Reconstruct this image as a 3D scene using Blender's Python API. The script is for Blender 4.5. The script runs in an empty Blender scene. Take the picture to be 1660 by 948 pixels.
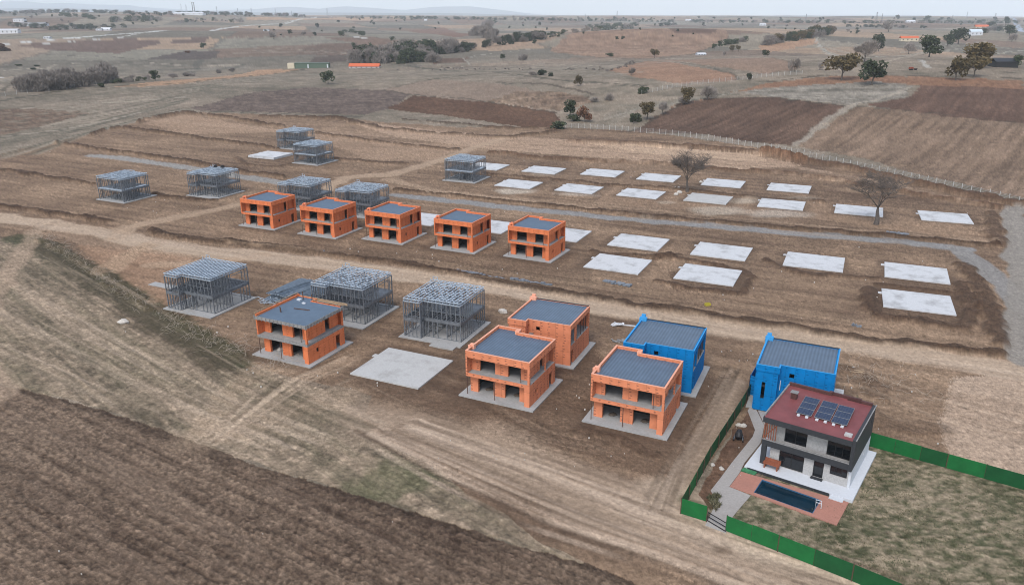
import bpy, math, random
import numpy as np
from mathutils import Matrix, Vector

random.seed(7)
RNG = np.random.default_rng(7)
scene = bpy.context.scene
COL = scene.collection

# ------------------------------------------------------------------ camera (fitted to the photograph)
IMW, IMH, F_PX = 1660.0, 948.0, 1282.4
PITCH, ROLL, CAM_H = math.radians(19.94), math.radians(-0.127), 52.5
_c, _s = math.cos(ROLL), math.sin(ROLL)
FWD = np.array([0, math.cos(PITCH), -math.sin(PITCH)])
_R0 = np.array([1.0, 0, 0]); _D0 = np.array([0, -math.sin(PITCH), -math.cos(PITCH)])
CR = _c*_R0 - _s*_D0; CD = _s*_R0 + _c*_D0
cam_d = bpy.data.cameras.new('camera'); cam = bpy.data.objects.new('camera', cam_d); COL.objects.link(cam)
cam_d.sensor_fit = 'HORIZONTAL'; cam_d.sensor_width = 36.0; cam_d.lens = 36.0*F_PX/IMW
cam_d.clip_start = 1.0; cam_d.clip_end = 40000.0
cam.matrix_world = Matrix(((CR[0], -CD[0], -FWD[0], 0), (CR[1], -CD[1], -FWD[1], 0), (CR[2], -CD[2], -FWD[2], CAM_H), (0, 0, 0, 1)))
scene.camera = cam

# ------------------------------------------------------------------ numpy noise
def _hash(ix, iy, seed):
    with np.errstate(over='ignore'):
        h = ix.astype(np.int32).view(np.uint32)*np.uint32(374761393)+iy.astype(np.int32).view(np.uint32)*np.uint32(668265263)+np.uint32((seed*974634777) & 0xFFFFFFFF)
        h = (h ^ (h >> np.uint32(13)))*np.uint32(1274126177)
        h = h ^ (h >> np.uint32(16))
    return (h & np.uint32(0xFFFFFF)).astype(np.float32)*np.float32(1.0/0xFFFFFF)
def vn(x, y, seed=0):
    x = np.atleast_1d(np.asarray(x, dtype=np.float32)); y = np.atleast_1d(np.asarray(y, dtype=np.float32))
    x, y = np.broadcast_arrays(x, y)
    ix = np.floor(x); iy = np.floor(y)
    fx = x-ix; fy = y-iy
    fx = fx*fx*(3-2*fx); fy = fy*fy*(3-2*fy)
    ix = ix.astype(np.int32); iy = iy.astype(np.int32)
    a = _hash(ix, iy, seed); b = _hash(ix+1, iy, seed); c = _hash(ix, iy+1, seed); d = _hash(ix+1, iy+1, seed)
    return (a+(b-a)*fx)+((c+(d-c)*fx)-(a+(b-a)*fx))*fy
def fbm(x, y, seed=0, octs=4, gain=0.5):
    s = 0.0; a = 1.0; t = 0.0
    for o in range(octs):
        s = s + a*vn(x*2.03**o+17.3*o, y*2.03**o-9.1*o, seed+o); t += a; a *= gain
    return s/t
def sst(a, b, x):
    t = np.clip((np.asarray(x, float)-a)/(b-a), 0, 1)
    return t*t*(3-2*t)

# ------------------------------------------------------------------ terrain height (metres, camera foot at the origin)
FENCE_A, FENCE_B = np.array([21.5, 369.0]), np.array([146.0, 220.5])
_fn = np.array([-(FENCE_B-FENCE_A)[1], (FENCE_B-FENCE_A)[0]]); _fn = _fn/np.linalg.norm(_fn)
def base_height(x, y):
    x = np.asarray(x, float); y = np.asarray(y, float)
    r = np.hypot(x, y); az = np.degrees(np.arctan2(x, y))
    beyond = (x-FENCE_A[0])*_fn[0]+(y-FENCE_A[1])*_fn[1]
    z = 17*np.exp(-0.5*((x-265)/170)**2-0.5*((y-560)/190)**2)*sst(-5, 110, beyond)
    z = z-7.0*np.exp(-0.5*((x+420)/220)**2-0.5*((y-780)/90)**2)
    z = z+15.0*np.exp(-0.5*((x-250)/170)**2-0.5*((y-1290)/150)**2)+9.0*np.exp(-0.5*((x+520)/260)**2-0.5*((y-1500)/160)**2)+8.0*np.exp(-0.5*((x-900)/250)**2-0.5*((y-1700)/200)**2)
    z = z-4.0*np.exp(-0.5*((x-40)/160)**2-0.5*((y-1020)/110)**2)
    m1 = sst(330, 800, r); m2 = sst(1000, 2600, r)
    z = z+m1*8.0*(vn(x/250.0, y/250.0, 5)-0.5)+m2*20*(vn(x/620.0+3, y/620.0, 9)-0.5)
    far = np.interp(az, [-60, -25, -14, 0, 20, 60], [26, 22, 4, -8, -13, -14])
    z = z+sst(900, 3800, r)*far-np.maximum(r-4300, 0)*0.011
    return z
def height_s(x, y): return float(np.ravel(base_height(x, y))[0])

_TS = np.concatenate([np.arange(20, 330, 5.0), 330*1.012**np.arange(0, 310)])
def unproject(px, py, zadd=0.0):
    """photo pixel -> point where its sight line first meets the terrain"""
    d = FWD+(px-IMW/2)/F_PX*CR+(py-IMH/2)/F_PX*CD
    d = d/np.linalg.norm(d); ts = _TS
    for k in range(3):
        below = CAM_H+d[2]*ts-base_height(d[0]*ts, d[1]*ts)-zadd < 0
        i = int(np.argmax(below)) if below.any() else len(ts)-1
        i = max(i, 1); ts = np.linspace(ts[i-1], ts[i], 16)
    p = d*0.5*(ts[0]+ts[-1])
    return float(p[0]), float(p[1])
G = unproject
def GN(px, py):
    """as G, but kept on the near side of the land horizon"""
    for k in range(40):
        x, y = G(px, py)
        if math.hypot(x, y) < 4300: break
        py += 0.5
    return x, y
def GL(pts): return np.array([G(*p) for p in pts])

# ------------------------------------------------------------------ colour helpers
def lin1(c):
    c = c/255.0
    return c/12.92 if c <= 0.04045 else ((c+0.055)/1.055)**2.4
def lin(r, g, b): return (lin1(r), lin1(g), lin1(b))
KG = 1.62       # ground albedo that shows as a given picture colour
def gr(r, g, b): return np.array([min(0.8, v/KG) for v in lin(r, g, b)])

# ------------------------------------------------------------------ materials
MATS = {}
AL = 0.84
def alb(c): return tuple(v*AL for v in c)
def nt(name):
    m = bpy.data.materials.new(name); m.use_nodes = True
    t = m.node_tree
    return m, t, t.nodes['Principled BSDF']
def mat(name, col, rough=0.8, metal=0.0, var=0.12, scale=3.0, bump=0.0, spec=0.3):
    if name in MATS: return MATS[name]
    col = alb(col)
    m, t, b = nt(name)
    tc = t.nodes.new('ShaderNodeTexCoord'); n = t.nodes.new('ShaderNodeTexNoise')
    n.inputs['Scale'].default_value = scale; n.inputs['Detail'].default_value = 6
    n.inputs['Roughness'].default_value = 0.65
    t.links.new(tc.outputs['Object'], n.inputs['Vector'])
    r = t.nodes.new('ShaderNodeValToRGB')
    r.color_ramp.elements[0].position = 0.3; r.color_ramp.elements[1].position = 0.7
    r.color_ramp.elements[0].color = tuple(max(0, v*(1-var)) for v in col)+(1,)
    r.color_ramp.elements[1].color = tuple(min(0.95, v*(1+var)) for v in col)+(1,)
    t.links.new(n.outputs['Fac'], r.inputs['Fac']); t.links.new(r.outputs['Color'], b.inputs['Base Color'])
    b.inputs['Roughness'].default_value = rough; b.inputs['Metallic'].default_value = metal
    b.inputs['Specular IOR Level'].default_value = spec
    if bump:
        bp = t.nodes.new('ShaderNodeBump'); bp.inputs['Strength'].default_value = bump; bp.inputs['Distance'].default_value = 0.05
        t.links.new(n.outputs['Fac'], bp.inputs['Height']); t.links.new(bp.outputs['Normal'], b.inputs['Normal'])
    MATS[name] = m
    return m
def board_mat(name, col, dot, dots=0.8):
    """sheathing board: wide board joints, weather stains and staggered rows of fixing plates"""
    m, t, b = nt(name); col = alb(col)
    N = t.nodes.new; L = t.links.new
    tc = N('ShaderNodeTexCoord'); sep = N('ShaderNodeSeparateXYZ'); L(tc.outputs['Object'], sep.inputs[0])
    add = N('ShaderNodeMath'); add.operation = 'ADD'; L(sep.outputs['X'], add.inputs[0]); L(sep.outputs['Y'], add.inputs[1])
    com = N('ShaderNodeCombineXYZ'); L(add.outputs[0], com.inputs[0]); L(sep.outputs['Z'], com.inputs[1])
    br = N('ShaderNodeTexBrick'); L(com.outputs[0], br.inputs['Vector'])
    br.inputs['Scale'].default_value = 1.0; br.inputs['Brick Width'].default_value = 1.25; br.inputs['Row Height'].default_value = 2.4
    br.inputs['Mortar Size'].default_value = 0.035; br.inputs['Mortar Smooth'].default_value = 0.2; br.offset = 0.0
    br.inputs['Color1'].default_value = col+(1,); br.inputs['Color2'].default_value = tuple(v*0.93 for v in col)+(1,)
    br.inputs['Mortar'].default_value = tuple(v*0.72 for v in col)+(1,)
    n = N('ShaderNodeTexNoise'); n.inputs['Scale'].default_value = 0.9; n.inputs['Detail'].default_value = 8; L(tc.outputs['Object'], n.inputs['Vector'])
    mr = N('ShaderNodeMapRange'); L(n.outputs['Fac'], mr.inputs[0]); mr.inputs[1].default_value = 0.25; mr.inputs[2].default_value = 0.75
    mr.inputs[3].default_value = 0.84; mr.inputs[4].default_value = 1.10
    mx = N('ShaderNodeMix'); mx.data_type = 'RGBA'; mx.blend_type = 'MULTIPLY'; mx.inputs[0].default_value = 1.0
    L(br.outputs['Color'], mx.inputs[6]); L(mr.outputs[0], mx.inputs[7])
    mp = N('ShaderNodeMapping'); L(com.outputs[0], mp.inputs['Vector']); mp.inputs['Scale'].default_value = (1/1.25, 1/0.46, 1)
    vo = N('ShaderNodeTexVoronoi'); vo.voronoi_dimensions = '2D'; vo.inputs['Scale'].default_value = 1.0; vo.inputs['Randomness'].default_value = 0.28
    L(mp.outputs[0], vo.inputs['Vector'])
    lt = N('ShaderNodeMath'); lt.operation = 'LESS_THAN'; L(vo.outputs['Distance'], lt.inputs[0]); lt.inputs[1].default_value = 0.15
    n2 = N('ShaderNodeTexNoise'); n2.inputs['Scale'].default_value = 0.8; L(tc.outputs['Object'], n2.inputs['Vector'])
    gt = N('ShaderNodeMath'); gt.operation = 'GREATER_THAN'; L(n2.outputs['Fac'], gt.inputs[0]); gt.inputs[1].default_value = 0.44
    ml = N('ShaderNodeMath'); ml.operation = 'MULTIPLY'; L(lt.outputs[0], ml.inputs[0]); L(gt.outputs[0], ml.inputs[1])
    m2 = N('ShaderNodeMath'); m2.operation = 'MULTIPLY'; L(ml.outputs[0], m2.inputs[0]); m2.inputs[1].default_value = dots
    mx2 = N('ShaderNodeMix'); mx2.data_type = 'RGBA'; L(m2.outputs[0], mx2.inputs[0]); L(mx.outputs[2], mx2.inputs[6]); mx2.inputs[7].default_value = dot+(1,)
    L(mx2.outputs[2], b.inputs['Base Color']); b.inputs['Roughness'].default_value = 0.85; b.inputs['Specular IOR Level'].default_value = 0.08
    MATS[name] = m
    return m
def rib_mat(name, col, pitch, depth=0.35):
    """ribbed sheet metal, ribs running along local Y"""
    m, t, b = nt(name); col = alb(col)
    N = t.nodes.new; L = t.links.new
    tc = N('ShaderNodeTexCoord'); sep = N('ShaderNodeSeparateXYZ'); L(tc.outputs['Object'], sep.inputs[0])
    mu = N('ShaderNodeMath'); mu.operation = 'MULTIPLY'; L(sep.outputs['X'], mu.inputs[0]); mu.inputs[1].default_value = 2*math.pi/pitch
    sn = N('ShaderNodeMath'); sn.operation = 'SINE'; L(mu.outputs[0], sn.inputs[0])
    n = N('ShaderNodeTexNoise'); n.inputs['Scale'].default_value = 0.6; n.inputs['Detail'].default_value = 7; L(tc.outputs['Object'], n.inputs['Vector'])
    mr = N('ShaderNodeMapRange'); L(sn.outputs[0], mr.inputs[0]); mr.inputs[1].default_value = -1; mr.inputs[3].default_value = 1-depth; mr.inputs[4].default_value = 1+depth*0.4
    mr2 = N('ShaderNodeMapRange'); L(n.outputs['Fac'], mr2.inputs[0]); mr2.inputs[1].default_value = 0.25; mr2.inputs[2].default_value = 0.75; mr2.inputs[3].default_value = 0.85; mr2.inputs[4].default_value = 1.12
    ml = N('ShaderNodeMath'); ml.operation = 'MULTIPLY'; L(mr.outputs[0], ml.inputs[0]); L(mr2.outputs[0], ml.inputs[1])
    mx = N('ShaderNodeMix'); mx.data_type = 'RGBA'; mx.blend_type = 'MULTIPLY'; mx.inputs[0].default_value = 1.0
    mx.inputs[6].default_value = col+(1,); L(ml.outputs[0], mx.inputs[7]); L(mx.outputs[2], b.inputs['Base Color'])
    bp = N('ShaderNodeBump'); bp.inputs['Strength'].default_value = 0.2; bp.inputs['Distance'].default_value = 0.04
    L(sn.outputs[0], bp.inputs['Height']); L(bp.outputs['Normal'], b.inputs['Normal'])
    b.inputs['Roughness'].default_value = 0.5; b.inputs['Specular IOR Level'].default_value = 0.35
    MATS[name] = m
    return m
def concrete_mat(name, col, stain, amt=0.5):
    m, t, b = nt(name); col = alb(col); stain = alb(stain)
    N = t.nodes.new; L = t.links.new
    tc = N('ShaderNodeTexCoord'); oi = N('ShaderNodeObjectInfo')
    ad = N('ShaderNodeVectorMath'); ad.operation = 'ADD'; L(tc.outputs['Object'], ad.inputs[0])
    sc = N('ShaderNodeMath'); sc.operation = 'MULTIPLY'; L(oi.outputs['Random'], sc.inputs[0]); sc.inputs[1].default_value = 40
    cb = N('ShaderNodeCombineXYZ'); L(sc.outputs[0], cb.inputs[0]); L(sc.outputs[0], cb.inputs[1]); L(cb.outputs[0], ad.inputs[1])
    n = N('ShaderNodeTexNoise'); n.inputs['Scale'].default_value = 0.28; n.inputs['Detail'].default_value = 8; n.inputs['Roughness'].default_value = 0.62; L(ad.outputs[0], n.inputs['Vector'])
    mr = N('ShaderNodeMapRange'); L(n.outputs['Fac'], mr.inputs[0]); mr.inputs[1].default_value = 0.50; mr.inputs[2].default_value = 0.76; mr.inputs[3].default_value = 0; mr.inputs[4].default_value = amt
    n2 = N('ShaderNodeTexNoise'); n2.inputs['Scale'].default_value = 4.0; n2.inputs['Detail'].default_value = 6; L(ad.outputs[0], n2.inputs['Vector'])
    mr2 = N('ShaderNodeMapRange'); L(n2.outputs['Fac'], mr2.inputs[0]); mr2.inputs[1].default_value = 0.3; mr2.inputs[2].default_value = 0.7; mr2.inputs[3].default_value = 0.9; mr2.inputs[4].default_value = 1.06
    mx = N('ShaderNodeMix'); mx.data_type = 'RGBA'; L(mr.outputs[0], mx.inputs[0]); mx.inputs[6].default_value = col+(1,); mx.inputs[7].default_value = stain+(1,)
    mx2 = N('ShaderNodeMix'); mx2.data_type = 'RGBA'; mx2.blend_type = 'MULTIPLY'; mx2.inputs[0].default_value = 1; L(mx.outputs[2], mx2.inputs[6]); L(mr2.outputs[0], mx2.inputs[7])
    L(mx2.outputs[2], b.inputs['Base Color']); b.inputs['Roughness'].default_value = 0.9; b.inputs['Specular IOR Level'].default_value = 0.2
    MATS[name] = m
    return m

M_OR1 = board_mat('salmon board', (0.70, 0.25, 0.13), (0.16, 0.07, 0.05))
M_OR2 = board_mat('orange board', (0.70, 0.205, 0.085), (0.25, 0.06, 0.03), 0.5)
M_CAP1 = mat('salmon cap', (0.76, 0.36, 0.24), var=0.1)
M_CAP2 = mat('orange cap', (0.74, 0.24, 0.12), var=0.1)
M_BL = board_mat('blue board', (0.002, 0.19, 0.50), (0.002, 0.04, 0.13), 0.55)
M_BLC = mat('blue cap', (0.04, 0.30, 0.62), var=0.1)
M_ROOF = rib_mat('ribbed roof sheet', (0.098, 0.140, 0.195), 0.46, 0.20)
M_ROOF2 = mat('roofing membrane', (0.105, 0.150, 0.205), 0.85, var=0.1, scale=0.8)
M_SLAB = concrete_mat('fresh concrete', (0.56, 0.565, 0.57), (0.22, 0.21, 0.20), 0.85)
M_SLAB3 = concrete_mat('dull concrete', (0.47, 0.465, 0.45), (0.25, 0.235, 0.215), 0.7)
M_SLAB2 = concrete_mat('grey concrete', (0.36, 0.355, 0.345), (0.22, 0.20, 0.185), 0.5)
M_FLOOR = mat('concrete floor', (0.30, 0.295, 0.285), 0.9, var=0.2, scale=1.2)
M_DARK = mat('painted room shade', (0.045, 0.04, 0.038), 0.9, var=0.3, scale=1.0)  # near-black so the dimness of the rooms sits in the colour
M_STEEL = mat('galvanised steel', (0.185, 0.20, 0.22), 0.45, 0.35, var=0.35, scale=2.0, spec=0.5)
M_STEELB = mat('bright galvanised steel', (0.43, 0.50, 0.57), 0.4, 0.25, var=0.35, scale=2.5, spec=0.5)
M_DECK = mat('steel deck', (0.14, 0.155, 0.175), 0.5, 0.3, var=0.3, scale=1.0)
M_DECKL = mat('pale steel sheet', (0.30, 0.36, 0.42), 0.5, 0.2, var=0.3, scale=1.5)
M_PROP = mat('rusty steel prop', (0.10, 0.055, 0.04), 0.7, var=0.3)
M_WOOD = mat('raw timber', (0.36, 0.26, 0.165), 0.85, var=0.3, scale=4)
M_GREYW = mat('grey weathered board', (0.24, 0.235, 0.23), 0.85, var=0.35, scale=3)
M_WHITE = mat('white render', (0.58, 0.60, 0.63), 0.8, var=0.06)
M_STONE = mat('pale stone cladding', (0.42, 0.41, 0.40), 0.85, var=0.2, scale=5)
M_CHAR = mat('charcoal panel', (0.035, 0.038, 0.043), 0.6, var=0.2)
M_CHARB = mat('dark brown decking', (0.040, 0.032, 0.028), 0.7, var=0.3, scale=6)
M_GLASS = mat('dark window glass', (0.012, 0.014, 0.017), 0.08, var=0.3, spec=0.5)
M_REDROOF = mat('oxide red roof', (0.20, 0.058, 0.058), 0.6, var=0.2, scale=0.5)
M_REDB = mat('dark red parapet', (0.085, 0.036, 0.032), 0.6, var=0.2)
M_SLAT = mat('red brown slat', (0.26, 0.085, 0.045), 0.6, var=0.25, scale=5)
M_TERRA = concrete_mat('terracotta paving', (0.41, 0.195, 0.145), (0.33, 0.17, 0.13), 0.7)
M_PATH = concrete_mat('pale paving', (0.36, 0.335, 0.31), (0.28, 0.25, 0.225), 0.6)
M_GREEN1 = mat('green fence sheet', (0.006, 0.125, 0.030), 0.6, var=0.2, scale=0.8)
M_GREEN2 = mat('dark green fence sheet', (0.005, 0.078, 0.022), 0.6, var=0.2, scale=0.8)
M_GREEN3 = mat('green mat', (0.05, 0.20, 0.09), 0.9, var=0.3, scale=3)
M_WATER = mat('pool water', (0.004, 0.022, 0.038), 0.06, var=0.5, scale=0.35, spec=0.5)
M_TRUNK = mat('bark', (0.115, 0.096, 0.083), 0.95, var=0.3, scale=5)
M_BLACK = mat('black plastic', (0.02, 0.02, 0.022), 0.6)
M_YEL = mat('yellow plastic', (0.45, 0.38, 0.04), 0.6)
M_TARP = mat('grey blue sheeting', (0.17, 0.19, 0.215), 0.7, var=0.5, scale=1.5)
M_ROCK = mat('pale rock', (0.50, 0.46, 0.41), 0.9, var=0.2, scale=6)
M_TILE = mat('orange roof tile', (0.55, 0.13, 0.055), 0.8, var=0.2)
M_CREAM = mat('cream wall', (0.60, 0.52, 0.38), 0.8, var=0.1)
M_OLIVE = mat('dull green sheet', (0.10, 0.14, 0.10), 0.7, var=0.2)
M_FARW = mat('far pale wall', (0.62, 0.63, 0.65), 0.8, var=0.1)
M_POST = mat('pale concrete post', (0.50, 0.48, 0.45), 0.9, var=0.15)
M_WIRE = mat('dull fence wire', (0.36, 0.36, 0.35), 0.6)

# ------------------------------------------------------------------ mesh builder
class MB:
    def __init__(s): s.v = []; s.f = []; s.m = []
    def box(s, x0, x1, y0, y1, z0, z1, mi=0):
        n = len(s.v)
        s.v += [(x0,y0,z0),(x1,y0,z0),(x1,y1,z0),(x0,y1,z0),(x0,y0,z1),(x1,y0,z1),(x1,y1,z1),(x0,y1,z1)]
        s.f += [(n,n+3,n+2,n+1),(n+4,n+5,n+6,n+7),(n,n+1,n+5,n+4),(n+1,n+2,n+6,n+5),(n+2,n+3,n+7,n+6),(n+3,n,n+4,n+7)]
        s.m += [mi]*6; return s
    def bar(s, a, b, w=0.08, h=None, mi=0):
        h = h or w
        a = Vector(a); b = Vector(b); d = b-a
        if d.length < 1e-6: return s
        d.normalize(); up = Vector((0,0,1)) if abs(d.z) < 0.9 else Vector((1,0,0))
        sd = d.cross(up).normalized()*w/2; u2 = sd.cross(d).normalized()*h/2
        n = len(s.v)
        for p in (a, b):
            for (i, j) in ((-1,-1),(1,-1),(1,1),(-1,1)): s.v.append(tuple(p+sd*i+u2*j))
        s.f += [(n,n+1,n+2,n+3),(n+7,n+6,n+5,n+4)]+[(n+k,n+4+k,n+4+(k+1)%4,n+(k+1)%4) for k in range(4)]
        s.m += [mi]*6; return s
    def tube(s, pts, rad, seg=6, mi=0, cap=True):
        n0 = len(s.v); pts = [Vector(p) for p in pts]
        for i, p in enumerate(pts):
            d = (pts[min(i+1, len(pts)-1)]-pts[max(i-1, 0)]).normalized()
            up = Vector((0,0,1)) if abs(d.z) < 0.9 else Vector((1,0,0))
            a = d.cross(up).normalized(); b = a.cross(d)
            r = rad[i] if isinstance(rad, (list, tuple)) else rad
            for k in range(seg):
                t = 2*math.pi*k/seg; s.v.append(tuple(p+a*math.cos(t)*r+b*math.sin(t)*r))
        for i in range(len(pts)-1):
            for k in range(seg):
                q = n0+i*seg
                s.f.append((q+k, q+(k+1)%seg, q+seg+(k+1)%seg, q+seg+k)); s.m.append(mi)
        if cap:
            s.f.append(tuple(n0+k for k in range(seg-1,-1,-1))); s.m.append(mi)
            s.f.append(tuple(n0+(len(pts)-1)*seg+k for k in range(seg))); s.m.append(mi)
        return s
    def prism(s, poly, z0, z1, mi=0):
        n = len(s.v); k = len(poly)
        ar = sum(poly[i][0]*poly[(i+1)%k][1]-poly[(i+1)%k][0]*poly[i][1] for i in range(k))
        if ar < 0: poly = poly[::-1]
        s.v += [(p[0],p[1],z0) for p in poly]+[(p[0],p[1],z1) for p in poly]
        s.f.append(tuple(n+i for i in range(k-1,-1,-1))); s.f.append(tuple(n+k+i for i in range(k)))
        s.f += [(n+i,n+(i+1)%k,n+k+(i+1)%k,n+k+i) for i in range(k)]
        s.m += [mi]*(k+2); return s
    def wall_x(s, x0, x1, y0, y1, z0, z1, ops=()):
        """wall along X with rectangular openings (xa, xb, za, zb)"""
        x = x0
        for (a, b, c, d) in sorted(ops):
            if a > x: s.box(x, a, y0, y1, z0, z1)
            if c > z0: s.box(a, b, y0, y1, z0, c)
            if d < z1: s.box(a, b, y0, y1, d, z1)
            x = b
        if x < x1: s.box(x, x1, y0, y1, z0, z1)
        return s
    def wall_y(s, x0, x1, y0, y1, z0, z1, ops=()):
        y = y0
        for (a, b, c, d) in sorted(ops):
            if a > y: s.box(x0, x1, y, a, z0, z1)
            if c > z0: s.box(x0, x1, a, b, z0, c)
            if d < z1: s.box(x0, x1, a, b, d, z1)
            y = b
        if y < y1: s.box(x0, x1, y, y1, z0, z1)
        return s
    def build(s, name, mats, parent=None, smooth=False):
        me = bpy.data.meshes.new(name); me.from_pydata(s.v, [], s.f); me.update()
        if not isinstance(mats, (list, tuple)): mats = [mats]
        for m in mats: me.materials.append(m)
        if len(mats) > 1: me.polygons.foreach_set('material_index', s.m)
        if smooth: me.polygons.foreach_set('use_smooth', [True]*len(s.f))
        o = bpy.data.objects.new(name, me); COL.objects.link(o)
        if parent: o.parent = parent
        return o
def tag(o, label=None, cat=None, group=None, kind=None):
    if label: o['label'] = label
    if cat: o['category'] = cat
    if group: o['group'] = group
    if kind: o['kind'] = kind
    return o
def thing(name, label, cat, x, y, z=None, yaw=0.0, group=None):
    o = bpy.data.objects.new(name, None); COL.objects.link(o); o.empty_display_size = 0.5
    o.location = (x, y, height_s(x, y) if z is None else z); o.rotation_euler = (0, 0, math.radians(yaw))
    return tag(o, label, cat, group)
def copy_tree(o, parent=None):
    c = o.copy(); COL.objects.link(c)
    if parent: c.parent = parent
    for ch in list(o.children): copy_tree(ch, c)
    return c
def place(o, x, y, z=None, yaw=None, scale=None):
    o.location = (x, y, height_s(x, y) if z is None else z)
    if yaw is not None: o.rotation_euler = (0, 0, math.radians(yaw))
    if scale is not None: o.scale = (scale,)*3 if not isinstance(scale, tuple) else scale
    return o

# ------------------------------------------------------------------ layout tables (metres on the site plane)
YAW = -25.4
SLABS = [  # x, y, yaw, label
 (-8.4,272.5,-25,'bare concrete slab directly behind the lone steel frame house with the two-lane track beside it'),
 (10.9,265.8,-25,'bare concrete slab in the back row, second to the right of the lone steel frame'),
 (30.2,260.8,-24.5,'bare concrete slab in the back row, third to the right of the lone steel frame'),
 (47.5,252.9,-24.5,'white concrete slab in the back row whose right end touches the bushy bare tree'),
 (66.2,244.2,-24,'white concrete slab with dark stains just right of the bushy bare tree'),
 (84.4,236.9,-24,'white concrete slab with a grey smear, last in its row before the open-branched bare tree'),
 (2.2,243.6,-25.5,'bare concrete slab nearest to the lone steel frame, pale spoil heaped along its front'),
 (20.5,236.7,-26,'bare concrete slab in the second row, pale spoil along its front left corner'),
 (38.3,229.9,-26,'bare concrete slab in the second row, left of the slab below the bushy bare tree'),
 (56.6,223.2,-26,'greyish concrete slab directly in front of the trunk of the bushy bare tree'),
 (75.4,216.2,-23.5,'white concrete slab beside pale rubble, midway between the two bare trees'),
 (94.0,208.9,-23.9,'white concrete slab half hidden behind the open-branched bare tree'),
 (113.5,201.6,-20.5,'white concrete slab right of the open-branched bare tree, close to the gravel road end'),
 (-23.6,201.1,-25.5,'concrete slab showing between the third and fourth orange block house of the row'),
 (-5.8,193.7,-25.5,'concrete slab showing between the fourth and fifth orange block house of the row'),
 (12.0,186.3,-25.5,'concrete slab half hidden behind the right end orange house of the row'),
 (29.8,178.9,-25.5,'white concrete slab along the gravel road, first fully clear one right of the orange row'),
 (47.5,171.5,-25.0,'white concrete slab with small dark spots, second clear one along the gravel road'),
 (65.6,163.6,-24.0,'white concrete slab with two dark spots near its front edge, third along the gravel road'),
 (84.0,155.9,-23.8,'white concrete slab inside dark spoil banks, behind the nearest one by the road bend'),
 (22.9,162.5,-25.4,'white concrete slab with a large grey stain, right of the orange row'),
 (40.6,155.1,-24.8,'large clean white concrete slab in front of the spotted one, ringed by dark soil'),
 (76.1,139.0,-22.0,'large white concrete slab nearest the gravel road bend, ringed by dark spoil'),
 (-16.9,110.8,-25.0,'bare light grey concrete slab among the front houses, between scaffolded and salmon house'),
 (-89.5,293.8,-24.8,'white concrete slab raised on a base beside the far pair of steel frames'),
]
H1 = [  # row of orange houses: x, y, yaw, style, label
 (-68.5,195.3,-24.5,'b','two storey orange block house at the left end of the row of five'),
 (-51.5,187.5,-25.6,'b','two storey orange block house second from the left in the row of five'),
 (-34.9,182.6,-25.7,'b','two storey orange block house in the middle of the row of five'),
 (-17.8,175.1,-25.7,'b','two storey orange block house fourth from the left in the row of five'),
 (-0.9,168.7,-26.6,'b','two storey orange block house at the right end of the row of five'),
 (-6.6,101.8,-25.8,'a','salmon orange house with open garages standing in front of a taller-looking salmon house'),
 (10.4,94.2,-25.6,'a','salmon orange house nearest the camera, in front of the blue house with a step roof'),
 (-40.5,116.0,-25.7,'s','orange block house with grey shuttering and timber rails round its flat roof'),
]
H2 = [
 (-0.2,115.0,-23.8,'o','salmon orange house seen from its closed back wall with columns of fixing dots'),
 (16.5,105.7,-23.9,'b','bright blue clad house behind the front salmon house'),
 (33.5,98.2,-25.0,'t','bright blue clad house with a tall slit window behind the finished house'),
]
STEEL = [
 (-62.8,137.5,-25.0,'j','large open steel frame house with plain parallel roof joists, left of the stacked sections'),
 (-34.8,132.2,-24.0,'l','steel frame house between the stacked grey sections and the dirt road'),
 (-17.6,124.2,-23.4,'l','steel frame house with dense lattice roof behind the bare grey slab'),
 (-119.0,224.2,-26.0,'r','farthest left steel frame house, alone above the dirt road fork'),
 (-94.4,230.2,-25.0,'l','steel frame house left of the orange row with two dark spots on its roof'),
 (-63.7,215.2,-25.7,'l','steel frame house partly hidden behind the first and second orange row house'),
 (-46.2,206.9,-23.0,'l','steel frame house partly hidden behind the second and third orange row house'),
 (-91.2,312.1,-25.5,'l','rear one of the two overlapping steel frame houses farthest away'),
 (-77.0,279.9,-27.0,'r','front one of the two overlapping far steel frame houses, beside the raised slab'),
 (-21.2,249.6,-24.2,'r','lone steel frame house at the left end of the rows of bare slabs'),
]
W, D, E_, HH = 9.96, 9.13, 1.22, 6.9
def loc2w(x, y, yaw, lx, ly):
    a = math.radians(yaw); return (x+math.cos(a)*lx-math.sin(a)*ly, y+math.sin(a)*lx+math.cos(a)*ly)
PADS = [(x, y, yw, 6.0, 5.35) for (x, y, yw, l) in SLABS]
for (x, y, yw, s, l) in H1+H2+STEEL:
    c = loc2w(x, y, yw, 5.0, 4.6); PADS.append((c[0], c[1], yw, 5.85, 5.6))
FIN = (30.0, 83.1, -35.0)
c = loc2w(*FIN, 5.0, 4.4); PADS.append((c[0], c[1], FIN[2], 6.6, 6.4))

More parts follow.
